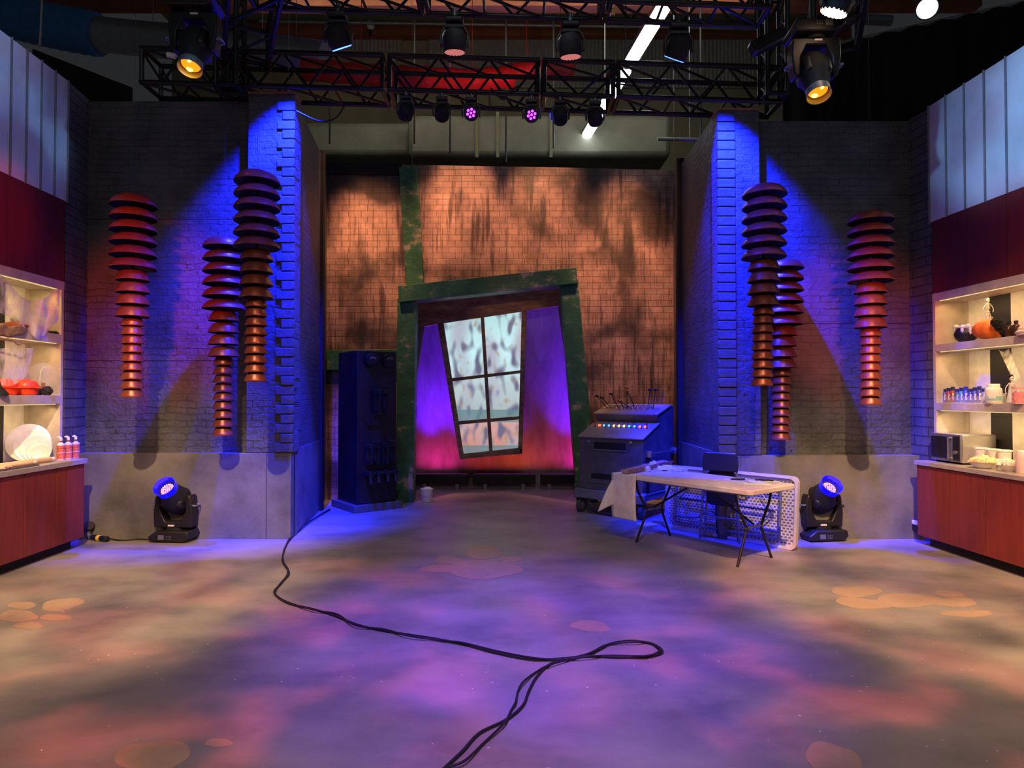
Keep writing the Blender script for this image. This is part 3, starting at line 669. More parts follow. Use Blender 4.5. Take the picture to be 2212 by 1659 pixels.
labs = ['far left section of the front truss, above the left brick wall', 'section of the front truss from the left pillar to the red-lit duct', 'middle section of the front truss carrying the small beam lights', 'short section of the front truss right of the middle', 'right section of the front truss, ending at the black drape']
for (a, b), lab in zip(secs, labs):
    truss('box_truss', zline(a, YT, 310, 104, 1690, 146), zline(b, YT, 310, 104, 1690, 146), .40, .385, lab)
Y2 = 6.13
for (a, b), lab in zip(((520, 905), (912, 1310), (1316, 1668)), ('upper truss section at the top left, carrying the blue-lit wash light', 'upper truss section at the top middle', 'upper truss section at the top right, near the fluorescent lights')):
    A = zline(a, Y2, 640, -23, 1655, 14); B = zline(b, Y2, 640, -23, 1655, 14); A.z += .34; B.z += .34
    truss('box_truss', A, B, .32, .34, lab)
# trusses running toward the camera
def cam_truss(px, Ya, Yb, za, lab, w_=.46):
    xa = (px - 1106) / F * Ya; xb = (px - 1106) / F * Yb
    p0 = Vector((xa + w_ / 2, Ya, za)); p1 = Vector((xb + w_ / 2, Yb, za)); truss('box_truss', p0, p1, w_ if px < 1106 else w_, .38, lab)
cam_truss(432, 7.15, 4.6, 5.75, 'truss running towards the viewer at upper left, above the amber moving light')
cam_truss(1712, 7.15, 4.6, 5.75, 'truss running towards the viewer at upper right, above the amber moving light')
truss('tower_truss', Vector((at(1655, 240, 7.1).x, 7.05, 4.9)), Vector((at(1655, 240, 7.1).x, 7.05, 8.0)), .22, .22, 'upright black truss column rising over the right pillar')
truss('tower_truss', Vector((at(470, 200, 7.1).x, 7.05, 5.0)), Vector((at(470, 200, 7.1).x, 7.05, 8.0)), .22, .22, 'upright black truss column right of the left amber moving light')

# ================================================================== stage lights
def mover(lab, loc, ax, pan=0, flip=False, lens='blue', s=1.0, grp=None):
    """moving head; local z up from base; ax = beam direction in world"""
    t = thing('moving_head_light', lab, 'stage light', loc, grp)
    M = Matrix.Translation(Vector(loc)) @ Matrix.Rotation(pan, 4, 'Z') @ Matrix.Scale(s, 4)
    if flip: M = M @ Matrix.Rotation(math.pi, 4, 'Y')
    def hexp(w, y0, y1, z0, z1, zm):
        return [(-w * .93, y0, z0), (w * .8, y0, z0), (w, y0, zm), (w * .93, y0, z1), (w * .6, y0, z1 + .0), (-w * .62, y0, z1), (-w, y0, zm)]
    MB(M).prism(hexp(.235, -.15, .15, .012, .125, .06), (0, .3, 0)).build('base', M_black, t, bevel=.012)
    for x in (-.17, .17): MB(M).bb((x - .03, -.12, 0), (x + .03, .12, .014)).build('foot', M_rubber, t, bevel=.003)
    MB(M).bb((-.11, -.156, .035), (-.045, -.149, .085)).build('display', M_greymetal, t)
    mb = MB(M)
    for i in range(3):
        for j in range(2): mb.cyl((-.015 + i * .022, -.156, .045 + j * .024), (-.015 + i * .022, -.149, .045 + j * .024), .006, n=8)
    mb.build('button_pad', M_greymetal, t)
    MB(M).cyl((0, 0, .12), (0, 0, .155), .1, n=24).build('turntable', M_blackm, t)
    # yoke: U with chamfered inside
    yoke = [(-.215, -.07, .15), (.215, -.07, .15), (.225, -.07, .3), (.205, -.07, .475), (.185, -.07, .51), (.15, -.07, .5), (.145, -.07, .33), (.09, -.07, .215), (-.09, -.07, .215), (-.145, -.07, .33), (-.15, -.07, .5), (-.185, -.07, .51), (-.205, -.07, .475), (-.225, -.07, .3)]
    MB(M).prism(yoke, (0, .14, 0)).build('yoke', M_black, t, bevel=.012)
    MB(M).bb((-.05, -.076, .165), (.02, -.069, .182)).build('label_plate', M_whiteplastic, t)
    for sx in (-1, 1):
        MB(M).tube([(sx * .21, -.05, .395), (sx * .245, -.05, .39), (sx * .252, 0, .39), (sx * .245, .05, .39), (sx * .21, .05, .395)], .009, 8, smooth=4).build('handle', M_greymetal, t)
    piv = M @ Vector((0, 0, .455)); B = Matrix.Translation(piv) @ basis(ax) @ Matrix.Scale(s, 4)
    MB(B).lathe([(0, -.20), (.06, -.195), (.115, -.16), (.138, -.1), (.142, 0), (.135, .06), (.118, .12), (.108, .17), (.104, .2), (.09, .2), (0, .195)], 36).build('head', M_blackm, t)
    for sx in (-1, 1):
        MB(B).box((sx * .08, .0, -.02), (.1, .24, .2)).build('head_cover', M_black, t, bevel=.04)
    hood = M_clear; 
    if lens == 'blue':
        MB(B).lathe([(.104, .17), (.116, .27), (.118, .274), (.11, .274), (.097, .2), (.1, .19)], 36).build('lens_hood', E_bluehood, t)
        mb = MB(B)
        for r_, n_ in ((0, 1), (.022, 6), (.044, 12), (.062, 18)):
            for k in range(n_): mb.ball((r_ * math.cos(6.283 * k / n_), r_ * math.sin(6.283 * k / n_), .203), .0085, 8, 6)
        mb.build('led_cluster', E_core, t)
    else:
        MB(B).lathe([(.104, .19), (.108, .27), (.11, .272), (.104, .272), (.098, .2), (.1, .19)], 36).build('lens_hood', M_greymetal, t)
        MB(B).lathe([(0, .25), (.05, .24), (.085, .215), (.085, .205), (0, .205)], 24).build('lens', E_amber, t)
        MB(B).ball((.02, .03, .235), (.032, .03, .02), 12, 8).build('lens_core', E_amberhot, t)
        MB(B).ball((-.01, -.05, .225), (.022, .014, .02), 12, 8).build('lens_core', E_amberhot, t)
    return t, piv
c1 = onz(368, 1172); t, pv = mover('moving head light on the floor by the left brick wall, blue lens up', (c1.x, c1.y + .12, 0), (-.1, -.8, .66), R(-5))
c2 = onz(1785, 1170); t, pv = mover('moving head light on the floor by the right brick wall, blue lens up', (c2.x, c2.y + .12, 0), (.12, -.74, .68), R(8))
g = at(423, 22, 6.0); mover('big hanging moving head with glowing amber lens at upper left', (g.x, 6.0, g.z + .1), (.0, -.38, -.93), R(2), True, 'amber')
tag(MB().cyl((g.x, 6.0, g.z + .09), (g.x, 6.0, g.z + .4), .03).build('truss_clamp', M_black), 'black clamp above the left amber moving head', 'clamp')
g2 = at(1757, 78, 6.0); mover('big hanging moving head with glowing amber lens in front of the black drape', (g2.x, 6.0, g2.z + .1), (.0, -.38, -.93), R(-2), True, 'amber')
tag(MB().cyl((g2.x, 6.0, g2.z + .09), (g2.x, 6.0, g2.z + .4), .03).build('truss_clamp', M_black), 'black clamp above the right amber moving head', 'clamp')

def wash(name, lab, top, s, ax, ledm, grp, n_ring=(1, 6), ledr=.16, pan=0):
    """small wash: hangs from point top; s=head radius"""
    top = Vector(top); t = thing(name, lab, 'stage light', top, grp); M = Matrix.Translation(top) @ Matrix.Rotation(pan, 4, 'Z') @ Matrix.Scale(s, 4)
    MB(M).bb((-.75, -.6, -.55), (.75, .6, -.1)).build('base', M_black, t, bevel=.12 * s)
    MB(M).cyl((0, 0, -.1), (0, 0, .75), .2, n=12).build('clamp', M_greymetal, t)
    MB(M).prism([(-1.0, -.25, -.95), (-.6, -.25, -.6), (.6, -.25, -.6), (1.0, -.25, -.95), (1.25, -.25, -1.6), (1.2, -.25, -2.4), (1.0, -.25, -2.45), (1.02, -.25, -1.5), (.7, -.25, -.95), (-.7, -.25, -.95), (-1.02, -.25, -1.5), (-1.0, -.25, -2.45), (-1.2, -.25, -2.4), (-1.25, -.25, -1.6)], (0, .5, 0)).build('yoke', M_black, t, bevel=.06 * s)
    piv = M @ Vector((0, 0, -2.0)); B = Matrix.Translation(piv) @ basis(ax) @ Matrix.Scale(s, 4)
    MB(B).lathe([(0, -1.0), (.5, -.95), (.82, -.65), (.92, -.2), (.95, .3), (.9, .75), (.86, .85), (.8, .85), (.78, .78), (0, .76)], 28).build('head', M_blackm, t)
    mb = MB(B)
    rr = [0, .45] if len(n_ring) == 2 else [0, .28, .54, .74][:len(n_ring)]
    for r_, n_ in zip(rr, n_ring):
        for k in range(n_): mb.ball((r_ * math.cos(6.283 * k / n_ + .3), r_ * math.sin(6.283 * k / n_ + .3), .8), (ledr, ledr, .12), 8, 6)
    mb.build('led_cluster', ledm, t)
    return t
SM = [(877, 'small dark beam light, first from the left under the front truss', None, (-.1, -.2, -1)), (955, 'small dark beam light, second from the left under the front truss', None, (0, -.5, -.9)),
      (1018, 'small beam light with seven violet LEDs, left of the pair', 'v', (0, -1, -.35)), (1148, 'small beam light with seven violet LEDs, right of the pair', 'v', (0, -1, -.35)),
      (1210, 'small dark beam light right of the violet pair', None, (0, -.5, -.9)), (1285, 'small dark beam light beside the fluorescent tube', None, (.1, -.3, -1))]
for px, lab, kind, ax in SM:
    p = zline(px, 7.2, 310, 181, 1690, 222)
    wash('beam_light', lab, (p.x, 7.2, p.z - .05), .088, ax, E_purple if kind else M_blackm, 'small beam lights under the front truss', ledr=.17)
    if kind:
        q = zline(px, 7.2, 310, 181, 1690, 222)
for px, py, lab, ax, lm in ((730, 28, 'wash light with blue glowing rim hanging at the upper left of the middle', (.28, .5, -.85), E_blue), (982, 38, 'wash light with dim pink LEDs over the middle of the stage', (0, .2, -.95), E_pinkled),
                            (1232, 48, 'wash light with dim pink LEDs beside the red-lit duct', (.05, .22, -.95), E_pinkled), (1465, 52, 'wash light with thin blue glowing rim right of the fluorescent lights', (-.3, .55, -.85), E_blue)):
    p = at(px, py, 6.3)
    wash('wash_light', lab, (p.x, 6.3, p.z), .118, ax, lm, 'wash lights on the upper truss', n_ring=(1, 6, 12, 18), ledr=.13)
p = at(1812, -40, 5.6); wash('wash_light', 'wash light with bright warm white LEDs at the top right corner', (p.x, 5.6, p.z + .1), .13, (-.3, .3, -.9), E_wash, 'wash lights on the upper truss', n_ring=(1, 6, 12, 18), ledr=.15)
# bright round spotlight
t = thing('fresnel_spotlight', 'small spotlight with blinding round white lens at the top right', 'stage light', at(2003, 18, 6.0))
c = at(2003, 18, 6.0); d = (Vector((0, 0, CH)) - c).normalized(); d = (d + Vector((-.1, 0, 0))).normalized()
MB().cyl(c - d * .3, c, .09, .1, 24).build('body', M_black, t, bevel=.01)
MB().cyl(c, c + d * .012, .084, n=28).build('lens', E_fres, t)
MB().tube([c - d * .12 + Vector((-.11, 0, 0)), c - d * .12 + Vector((-.13, 0, .15)), c - d * .12 + Vector((0, 0, .22)), c - d * .12 + Vector((.13, 0, .15)), c - d * .12 + Vector((.11, 0, 0))], .012, 8, smooth=3).build('yoke', M_black, t)
spot('fresnel_lamp', c + d * .03, (3.0, 2, 0), (1, .9, .65), 6, 60, .8, .05)
# long black ballast beside right amber head
a = at(1622, 108, 6.6); b = at(1692, 75, 6.6); d = (b - a).normalized()
tag(MB().box((a + b) / 2, ((b - a).length, .14, .14), basis(d).to_3x3() @ Matrix.Rotation(R(90), 3, 'Y')).build('power_pack', M_black, bevel=.03), 'long black power pack tilted beside the right truss column', 'equipment')
# loose cables on truss
for k, pts_ in enumerate((((640, 240), (690, 262), (725, 255), (745, 228)), ((1060, 190), (1085, 215), (1100, 200), (1120, 185)), ((1330, 180), (1400, 190), (1440, 183), (1450, 178)), ((520, 150), (545, 175), (530, 195), (560, 175)))):
    P = [at(x, y, 7.15) for x, y in pts_]
    tag(MB().tube(P, .009, 6, smooth=5).build('truss_cable', M_wire), ['black cable looping below the truss near the left pillar', 'black cable hanging at the middle of the truss', 'black cable along the right truss section', 'black cable coil on the left truss section'][k], 'cable', 'cables on the truss')
for k, (px, py, m_, w_) in enumerate(((1310, 22, M_yellow, 20), (362, 118, M_whiteplastic, 8))):
    p = at(px, py, 6.3 if k == 0 else 7.15)
    tag(MB().cyl(p, p + Vector((.09, 0, -.02)), .03, n=12).build('cable_connector', m_), ['yellow and black connector on the upper truss', 'small pale connector on the left end of the truss'][k], 'connector')

# ================================================================== hanging copper lamps
def bowl(mbo, mbi, c, r, h):
    if r > .2: pf = [(.25, .99), (.45, .95), (.62, .86), (.77, .68), (.89, .42), (.96, .2)]
    elif r > .13: pf = [(.4, .99), (.58, .95), (.72, .84), (.82, .62), (.92, .3)]
    else: pf = [(.5, 1), (.66, .97), (.76, .85), (.85, .55), (.94, .22)]
    pr = [(0, h)] + [(a * r, b * h) for a, b in pf] + [(r, 0), (r * .985, -.006)]
    mbo.lathe(pr, 40, Matrix.Translation(Vector(c)))
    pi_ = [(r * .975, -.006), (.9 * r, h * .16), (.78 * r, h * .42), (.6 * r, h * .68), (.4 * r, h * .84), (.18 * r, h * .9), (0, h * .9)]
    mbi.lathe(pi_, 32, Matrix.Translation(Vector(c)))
def lamp(pxt, pxb, y0, y1, wpx, wall_y, lab):
    D = .44; Y = F * D / wpx
    top = at(pxt, y0, Y); bot = at(pxb, y1, Y); H = top.z - bot.z
    t = thing('tiered_copper_lamp', lab, 'lamp', (bot.x, Y, bot.z), 'tiered copper lamps on the brick walls')
    k_ = H / (6 * 27 + 4 * 26 + 9 * 19.2 + 0.0); x = top.x; z = top.z; 
    rads = [(.22, 27 * k_, .62)] * 6 + [(.158, 26 * k_, .82)] * 4 + [(.107, 19.2 * k_, .92)] * 9
    n = len(rads); zc = top.z
    for i, (r, sp_, hf) in enumerate(rads):
        h = {.22: .1, .158: .105, .107: .082}[r]
        zr = zc - max(h, sp_) if i else zc - h
        if i == 0: zr = zc - h
        zc -= sp_
        zr = zc if i else zc + (27 * k_ - h) * .0
        xx = top.x + (bot.x - top.x) * i / (n - 1)
        mo = MB(); mi = MB(); bowl(mo, mi, (xx, Y, zr), r, h if i else 23 * k_)
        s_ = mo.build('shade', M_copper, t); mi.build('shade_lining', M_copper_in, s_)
    MB().cyl((top.x, Y, top.z - .05), (bot.x, Y, bot.z + .03), .012, n=8).build('rod', M_black, t)
    MB().cyl((top.x, Y, top.z - .03), (top.x, Y, 11.39), .0014, n=6).build('hanging_wire', M_black, t)
lamp(289, 285, 418, 857, 94, 7.41, 'tiered copper lamp at far left, lit bright red, alone on the left brick wall')
lamp(485, 482, 509, 939, 88.5, 7.41, 'tiered copper lamp hanging lowest on the left wall, beside the left pillar')
lamp(556, 552, 367, 823, 97, 7.28, 'tiered copper lamp hanging highest, in front of the left blue-lit pillar')
lamp(1651, 1646, 396, 832, 94, 7.28, 'tiered copper lamp hanging highest on the right, in front of the blue-lit pillar edge')
lamp(1691, 1686, 557, 948, 86, 7.41, 'tiered copper lamp hanging lowest on the right wall, half hidden by its neighbour')
lamp(1880, 1880, 453, 873, 93, 7.41, 'tiered copper lamp at far right, alone on the right brick wall')
#PART4
# ================================================================== black electrical machine (left of the doorway)
C0 = onz(765, 1110); C1 = onz(865, 1098); angm = math.atan2(C1.y - C0.y, C1.x - C0.x); FM = frame((C0.x, C0.y, 0), angm)
t = thing('electrical_cabinet', 'tall black prop electrical cabinet with round gauges, left of the doorway', 'prop machine', (C0.x, C0.y, 0))
MB(FM).bb((0, 0, .0), (.74, .78, .10)).build('plinth', M_plinth, t, bevel=.006)
MB(FM).bb((.07, .07, .10), (.67, .71, at(763, 757, C0.y + .12).z)).build('body', M_mach, t, bevel=.006)
hz = at(763, 757, C0.y + .12).z
MB(FM).bb((.10, .715, .10), (.80, .76, hz - .22)).build('back_board', M_blackm, t)
for x in (.26, .52):
    g_ = MB(FM); g_.cyl((x, .07, hz - .13), (x, -.01, hz - .13), .1, .095, 28); gg = g_.build('gauge', M_black, t, bevel=.006)
    MB(FM).cyl((x, -.011, hz - .13), (x, -.018, hz - .13), .075, n=24).build('gauge_face', M_mach, gg)
    mb = MB(FM); mb.add([Vector((x + r_ * math.cos(a), -.02, hz - .135 + r_ * math.sin(a))) for r_ in (.03, .055) for a in [R(25 + 13 * k) for k in range(11)]], [(k, k + 1, 12 + k, 11 + k) for k in range(10)])
    mb.build('gauge_window', mat('gauge_glass', (.16, .17, .2), .15), gg, smooth=False)
def knife_switch(x, z, s, mt, name='knife_switch'):
    mb = MB(FM)
    mb.bb((x - .1 * s, .03, z - .17 * s), (x + .1 * s, .07, z + .17 * s))
    o = mb.build(name, mt, t, bevel=.004)
    mb = MB(FM)
    for dx in (-.06, .06):
        mb.bb((x + (dx - .015) * s, -.07, z - .14 * s), (x + (dx + .015) * s, -.05, z + .12 * s)); mb.bb((x + (dx - .02) * s, -.06, z - .15 * s), (x + (dx + .02) * s, .03, z - .11 * s)); mb.bb((x + (dx - .02) * s, -.05, z + .08 * s), (x + (dx + .02) * s, .03, z + .12 * s))
    mb.cyl((x - .1 * s, -.06, z + .13 * s), (x + .1 * s, -.06, z + .13 * s), .012, n=8)
    mb.cyl((x, -.06, z + .13 * s), (x, -.1, z + .22 * s), .014, n=8); mb.cyl((x - .06, -.1, z + .22 * s), (x + .06, -.1, z + .22 * s), .016, n=10)
    mb.build('blade', M_black, o)
knife_switch(.4, hz - .72, 1.0, M_mach)
MB(FM).bb((.2, .045, hz - 1.04), (.52, .07, hz - .99)).build('name_plate', M_black, t, bevel=.004)
knife_switch(.27, .78, .85, M_mach); knife_switch(.52, .78, .85, M_mach)
mb = MB(FM); mb.cyl((.14, -.06, .53), (.66, -.06, .53), .018, n=10)
for x in (.2, .32, .46, .58):
    mb.bb((x - .035, -.1, .5), (x + .035, .07, .56)); mb.cyl((x, -.08, .5), (x, -.1, .4), .022, .03, 10)
mb.build('busbar', M_black, t, bevel=.003)

# ================================================================== lever console
K0 = onz(1247, 1098); K0 = Vector((.93, 8.98, 0)); K1 = Vector((1.69, 8.38, 0)); angk = math.atan2(K1.y - K0.y, K1.x - K0.x); FK = frame(K0, angk); WK = .97
t = thing('control_console', 'grey wheeled control console with levers and coloured indicator lights, behind the white folding table', 'prop machine', K0)
prof = [(0, .33), (0, 1.03), (.5, 1.225), (.42, 1.34), (.84, 1.46), (.95, 1.46), (.95, .33)]
MB(FK).prism([(0, y, z) for y, z in prof], (WK, 0, 0)).build('body', M_console, t, bevel=.006)
MB(FK).prism([(-.015, -.02, 1.03), (-.015, .47, 1.222), (-.015, .47, 1.236), (-.015, -.02, 1.044)], (WK + .03, 0, 0)).build('switch_panel', M_consoletop, t)
MB(FK).prism([(-.015, .40, 1.338), (-.015, .84, 1.462), (-.015, .84, 1.478), (-.015, .40, 1.354)], (WK + .03, 0, 0)).build('lever_panel', M_consoletop, t)
MB(FK).bb((.24, -.006, .88), (.72, .01, .975)).build('vent_slot', M_blackm, t)
MB(FK).bb((.23, -.014, .865), (.73, 0, .878)).build('vent_lip', M_greymetal, t)
MB(FK).bb((.12, -.008, .42), (.86, .0, .84)).build('front_panel', M_console, t, bevel=.003)
for x, z in ((.16, .98), (.8, .99)): MB(FK).cyl((x, -.002, z), (x, -.014, z), .016, n=12).build('screw', M_steel, t)
MB(FK).bb((.2, -.014, .48), (.78, -.004, .55)).build('lower_slot', M_blackm, t)
mb = MB(FK); mb.bb((-.05, -.06, .2), (WK + .05, .0, .33)); mb.bb((-.05, .95, .2), (WK + .05, 1.0, .33)); mb.bb((WK, 0, .24), (WK + .05, .95, .33)); mb.bb((-.05, 0, .24), (0, .95, .33)); mb.bb((0, 0, .26), (WK, .95, .32))
mb.build('trolley_frame', M_greymetal, t, bevel=.015)
for x, y in ((.02, .02), (WK - .02, .02), (.02, .86), (WK - .02, .86)):
    wv = MB(FK); wv.cyl((x - .03, y, .095), (x + .03, y, .095), .095, n=28); wo = wv.build('wheel', M_rubber, t, bevel=.01)
    MB(FK).cyl((x - .036, y, .095), (x + .036, y, .095), .05, n=20).build('hub', M_greymetal, wo, bevel=.004)
    MB(FK).prism([(x - .045, y - .05, .22), (x - .045, y + .05, .22), (x - .045, y + .02, .08), (x - .045, y - .02, .08)], (.01, 0, 0)).build('fork', M_black, wo)
mb = MB(FK); mb.tube([(.12, -.02, .2), (.2, -.03, .06), (.45, -.04, .03), (.7, 0, .02)], .02, 8, smooth=5); mb.build('power_lead', M_wire, t)
mb = MB(FK); mb.cyl((WK + .06, .1, .84), (WK + .06, .85, .84), .016, n=10); mb.bb((WK, .07, .8), (WK + .08, .13, .88)); mb.bb((WK, .82, .8), (WK + .08, .88, .88))
mb.build('side_handrail', M_steel, t, bevel=.004)
for y in (.1, .85): MB(FK).bb((WK, y - .02, .33), (WK + .03, y + .02, .84)).build('rail_post', M_black, t)
nrm = Vector((0, -.36, .93)); 
cols = [0, 1, 1, 2, 2, 2, 1, 1, 0, 0]; swc = [0, 1, 1, 2, 2, 2, 2, 1, 1, 0]
for i in range(10):
    x = .13 + .079 * i; y = .33; z = 1.044 + (y + .02) * .392
    c = FK @ Vector((x, y, z)); nn = (FK.to_3x3() @ nrm).normalized()
    MB().cyl(c - nn * .004, c + nn * .012, .02, n=16).build('indicator_light', IND[cols[i]], t)
    x2 = x - .035 if i == 0 else x + .04; c2 = FK @ Vector((x2 - (.0 if i else .01), .29, 1.044 + .31 * .392))
    MB().cyl(c2, c2 + nn * .02 + Vector((0, 0, .05)), .009, .011, 10).build('toggle_switch', mat('toggle_colour', [(.5, .05, .03), (.2, .25, .4), (.65, .5, .08)][swc[i]], .4), t)
    MB().box(c2 + nn * .0, (.02, .02, .012)).build('toggle_base', M_black, t)
for i in range(8):
    x = .16 + i * .085; mb = MB(FK); y0 = .6; z0 = 1.354 + (y0 - .4) * .282
    for dx in (-.014, .014):
        vs = []; n = 10
        for k in range(n + 1):
            a = math.pi * k / n
            for r_ in (.085, .065): vs.append(Vector((x + dx, y0 - r_ * math.cos(a), z0 + r_ * math.sin(a) * .75)))
        fs = [(2 * k, 2 * k + 1, 2 * k + 3, 2 * k + 2) for k in range(n)]
        nv = len(vs); vs += [v + Vector((.006, 0, 0)) for v in vs]
        fs += [tuple(q + nv for q in f) for f in fs] + [(2 * k, 2 * k + 2, 2 * k + 2 + nv, 2 * k + nv) for k in range(n)]
        mb.add(vs, fs)
    mb.build('lever_quadrant', M_steel, t)
for (x, dx, dy, l, kc) in ((.10, -.16, -.02, .24, 0), (.17, -.16, .0, .22, 0), (.29, -.14, .02, .25, 0), (.37, -.05, -.02, .12, 1), (.42, -.03, .05, .3, 1), (.55, -.13, 0, .28, 1), (.5, -.18, -.06, .22, 1), (.745, .0, .06, .27, 0), (.82, .01, .06, .27, 0)):
    b_ = Vector((x, .6, 1.42)); e_ = b_ + Vector((dx, dy, math.sqrt(max(.01, l * l - dx * dx - dy * dy))))
    lv = MB(FK).cyl(b_, e_, .007, n=8).build('lever', M_black, t)
    MB(FK).ball(e_, (.035, .016, .016), 12, 8).build('lever_knob', M_black if kc == 0 else mat('rust_knob', (.45, .12, .05), .5), lv)

# ================================================================== bucket
b = onz(920, 1086)
t = thing('bucket', 'white plastic bucket on the floor beside the green door frame', 'bucket', (b.x, b.y + .09, 0)); M = Matrix.Translation((b.x, b.y + .09, 0))
MB(M).lathe([(0, .004), (.075, .004), (.08, .01), (.092, .19), (.098, .19), (.098, .2), (.09, .2), (.078, .014), (0, .012)], 32).build('body', M_whiteplastic, t)
MB(M).tube([(-.097, -.02, .17), (-.07, -.09, .11), (0, -.12, .09), (.07, -.1, .11), (.097, -.02, .17)], .003, 6, smooth=5).build('handle', M_steel, t)
MB(M).ball((.02, -.02, .2), (.06, .05, .025), 12, 8, wob=.25).build('rag', M_paper, t)

# ================================================================== folding table (standing)
A = onz(1318, 1021, .74); B = onz(1622, 1061, .74); angt = math.atan2(B.y - A.y, B.x - A.x); LT = (B - A).length; WT = .78; FT = frame((A.x, A.y, 0), angt)
t = thing('folding_table', 'white plastic folding table standing in front of the console, littered with paper', 'table', (A.x, A.y, 0))
def rrect(L_, W_, r, n=6):
    pts = []
    for cx, cy, a0 in ((L_ - r, r, -90), (L_ - r, W_ - r, 0), (r, W_ - r, 90), (r, r, 180)):
        for k in range(n + 1): pts.append((cx + r * math.cos(R(a0 + 90 * k / n)), cy + r * math.sin(R(a0 + 90 * k / n))))
    return pts
MB(FT).prism([(x, y, .695) for x, y in rrect(LT, WT, .06)], (0, 0, .045)).build('tabletop', M_tabletop, t, bevel=.006)
def leg_pair(x, sg):
    for ya, yb, yc in ((.09, .25, .1), (.69, .52, .67)):
        MB(FT).tube([(x, ya, .69), (x, ya + (yb - ya) * .25, .55), (x + sg * .0, yb, .36), (x, yb, .3), (x + sg * .01, yc, .0)], .013, 8, smooth=5).build('leg', M_black, t)
    MB(FT).cyl((x, .24, .34), (x, .53, .34), .011, n=8).build('leg_crossbar', M_greymetal, t)
leg_pair(.3, -1); leg_pair(LT - .22, 1)
for x, x2 in ((.3, .85), (LT - .22, LT - .8)):
    MB(FT).cyl((x, .385, .36), (x2, .385, .68), .011, n=8).build('brace', M_black, t)
for y in (.12, .66): MB(FT).cyl((.1, y, .68), (LT - .1, y, .68), .014, n=8).build('side_rail', M_greymetal, t)
def tpt(px, py, z=.742):
    p = onz(px, py, z); return FT.inverted() @ p
# hanging sheet of paper over the left end
def sheet(u, v):
    # u across, v along: lies on the table then falls over the near edge
    s = v * .62
    if s < .14: y = .12 - s + .0; z = .744
    else:
        y = -.022 - .02 * math.sin((s - .14) * 5); z = .742 - (s - .14)
    if .12 - s < 0 and s < .14: y = .12 - s
    return (.04 + u * .36 + (.07 * v * (.3)), y, z + .0)
o = MB(FT).grid(sheet, 8, 40).build('paper_sheet', M_paper, solid=.0012); tag(o, 'white paper sheet hanging over the near edge of the standing folding table', 'paper')
def sheet2(u, v):
    k = u; a = Vector((1322 + 30 * k, 1037 - 1 * k)); b = Vector((1291 + 52 * k, 1106 - 26 * k)); c_ = Vector((1306 + 42 * k, 1062 + 4 * k))
    q = a * (1 - v) ** 2 + c_ * 2 * v * (1 - v) + b * v * v
    return at(q.x, q.y, 7.2 - .02 * math.sin(u * 5) - .03 * v)
o = MB().grid(sheet2, 10, 16).build('paper_sheet', M_paper, solid=.0012); tag(o, 'white paper drooping off the left end of the standing folding table to a point', 'paper')
# cardboard
p = tpt(1345, 1025); q = tpt(1443, 1005)
t = thing('cardboard_tray', 'flat brown cardboard piece tilted on the papers of the standing folding table', 'cardboard', FT @ Vector((p.x, p.y, .742)))
MC = FT @ Matrix.Translation(((p.x + q.x) / 2, (p.y + q.y) / 2, .775)) @ Matrix.Rotation(math.atan2(q.y - p.y, q.x - p.x), 4, 'Z')
lc = (q - p).length
MB(MC).prism([(-lc / 2, -.05, -.03), (-lc / 2 + .06, .06, 0), (lc / 2 + .02, .09, .02), (lc / 2 + .07, -.02, 0), (lc / 2 - .02, -.06, -.03)], (0, 0, .006)).build('panel', M_card, t)
MB(MC).prism([(-lc / 2, -.05, -.03), (lc / 2 - .02, -.06, -.03), (lc / 2 + .02, -.07, .03), (-lc / 2 + .04, -.06, .02)], (0, .005, 0)).build('flap', M_card, t)
# crumpled things
random.seed(11)
def crumple(name, px, py, r, m_, lab, cat):
    p = tpt(px, py); c = FT @ Vector((p.x, p.y, .742 + r[2] * .8)); o = MB().ball(c, r, 14, 9, wob=.45).build(name, m_, smooth=False); tag(o, lab, cat); return o
crumple('paper_napkin', 1398, 1018, (.04, .035, .03), M_paper, 'crumpled white napkin leaning on the brown cardboard', 'napkin')
crumple('paper_napkin', 1412, 1012, (.045, .035, .045), M_paper, 'upright crumpled white napkin at the middle of the cardboard', 'napkin')
crumple('tissue_paper', 1437, 1016, (.10, .06, .03), M_paper, 'crumpled tissue paper right of the cardboard', 'paper')
crumple('plastic_bag', 1465, 1018, (.10, .05, .022), M_plastic_film, 'flattened clear plastic bag on the middle of the standing table', 'bag')
crumple('plastic_bag', 1402, 1008, (.07, .04, .02), M_plastic_film, 'crumpled clear plastic behind the cardboard', 'bag')
for k, (px, py, w_, d_, rz, lab) in enumerate(((1648, 1041, .30, .2, .3, 'white printed paper on the right end of the standing table'), (1636, 1046, .26, .16, -.1, 'white flyer lying under the printed paper on the table'))):
    p = tpt(px, py); 
    o = MB(FT @ Matrix.Translation((p.x, p.y, .7425 + .003 * (1 - k))) @ Matrix.Rotation(rz + .8, 4, 'Z')).bb((-w_ / 2, -d_ / 2, 0), (w_ / 2, d_ / 2, .002)).build('paper_sheet', M_paper); tag(o, lab, 'paper')
p = tpt(1650, 1040); o = MB(FT @ Matrix.Translation((p.x, p.y, .749)) @ Matrix.Rotation(.5, 4, 'Z')).tube([(-.08, 0, .004), (-.04, .02, .006), (0, -.01, .006), (.04, .02, .006), (.09, 0, .004)], .008, 8, smooth=4).build('black_strap', M_wire); tag(o, 'small black strap lying on the printed paper', 'strap')
p = tpt(1598, 1037); t = thing('utility_knife', 'black handled knife on the right end of the standing table', 'knife', FT @ Vector((p.x, p.y, .742)))
MK = FT @ Matrix.Translation((p.x, p.y, .752)) @ Matrix.Rotation(.75, 4, 'Z')
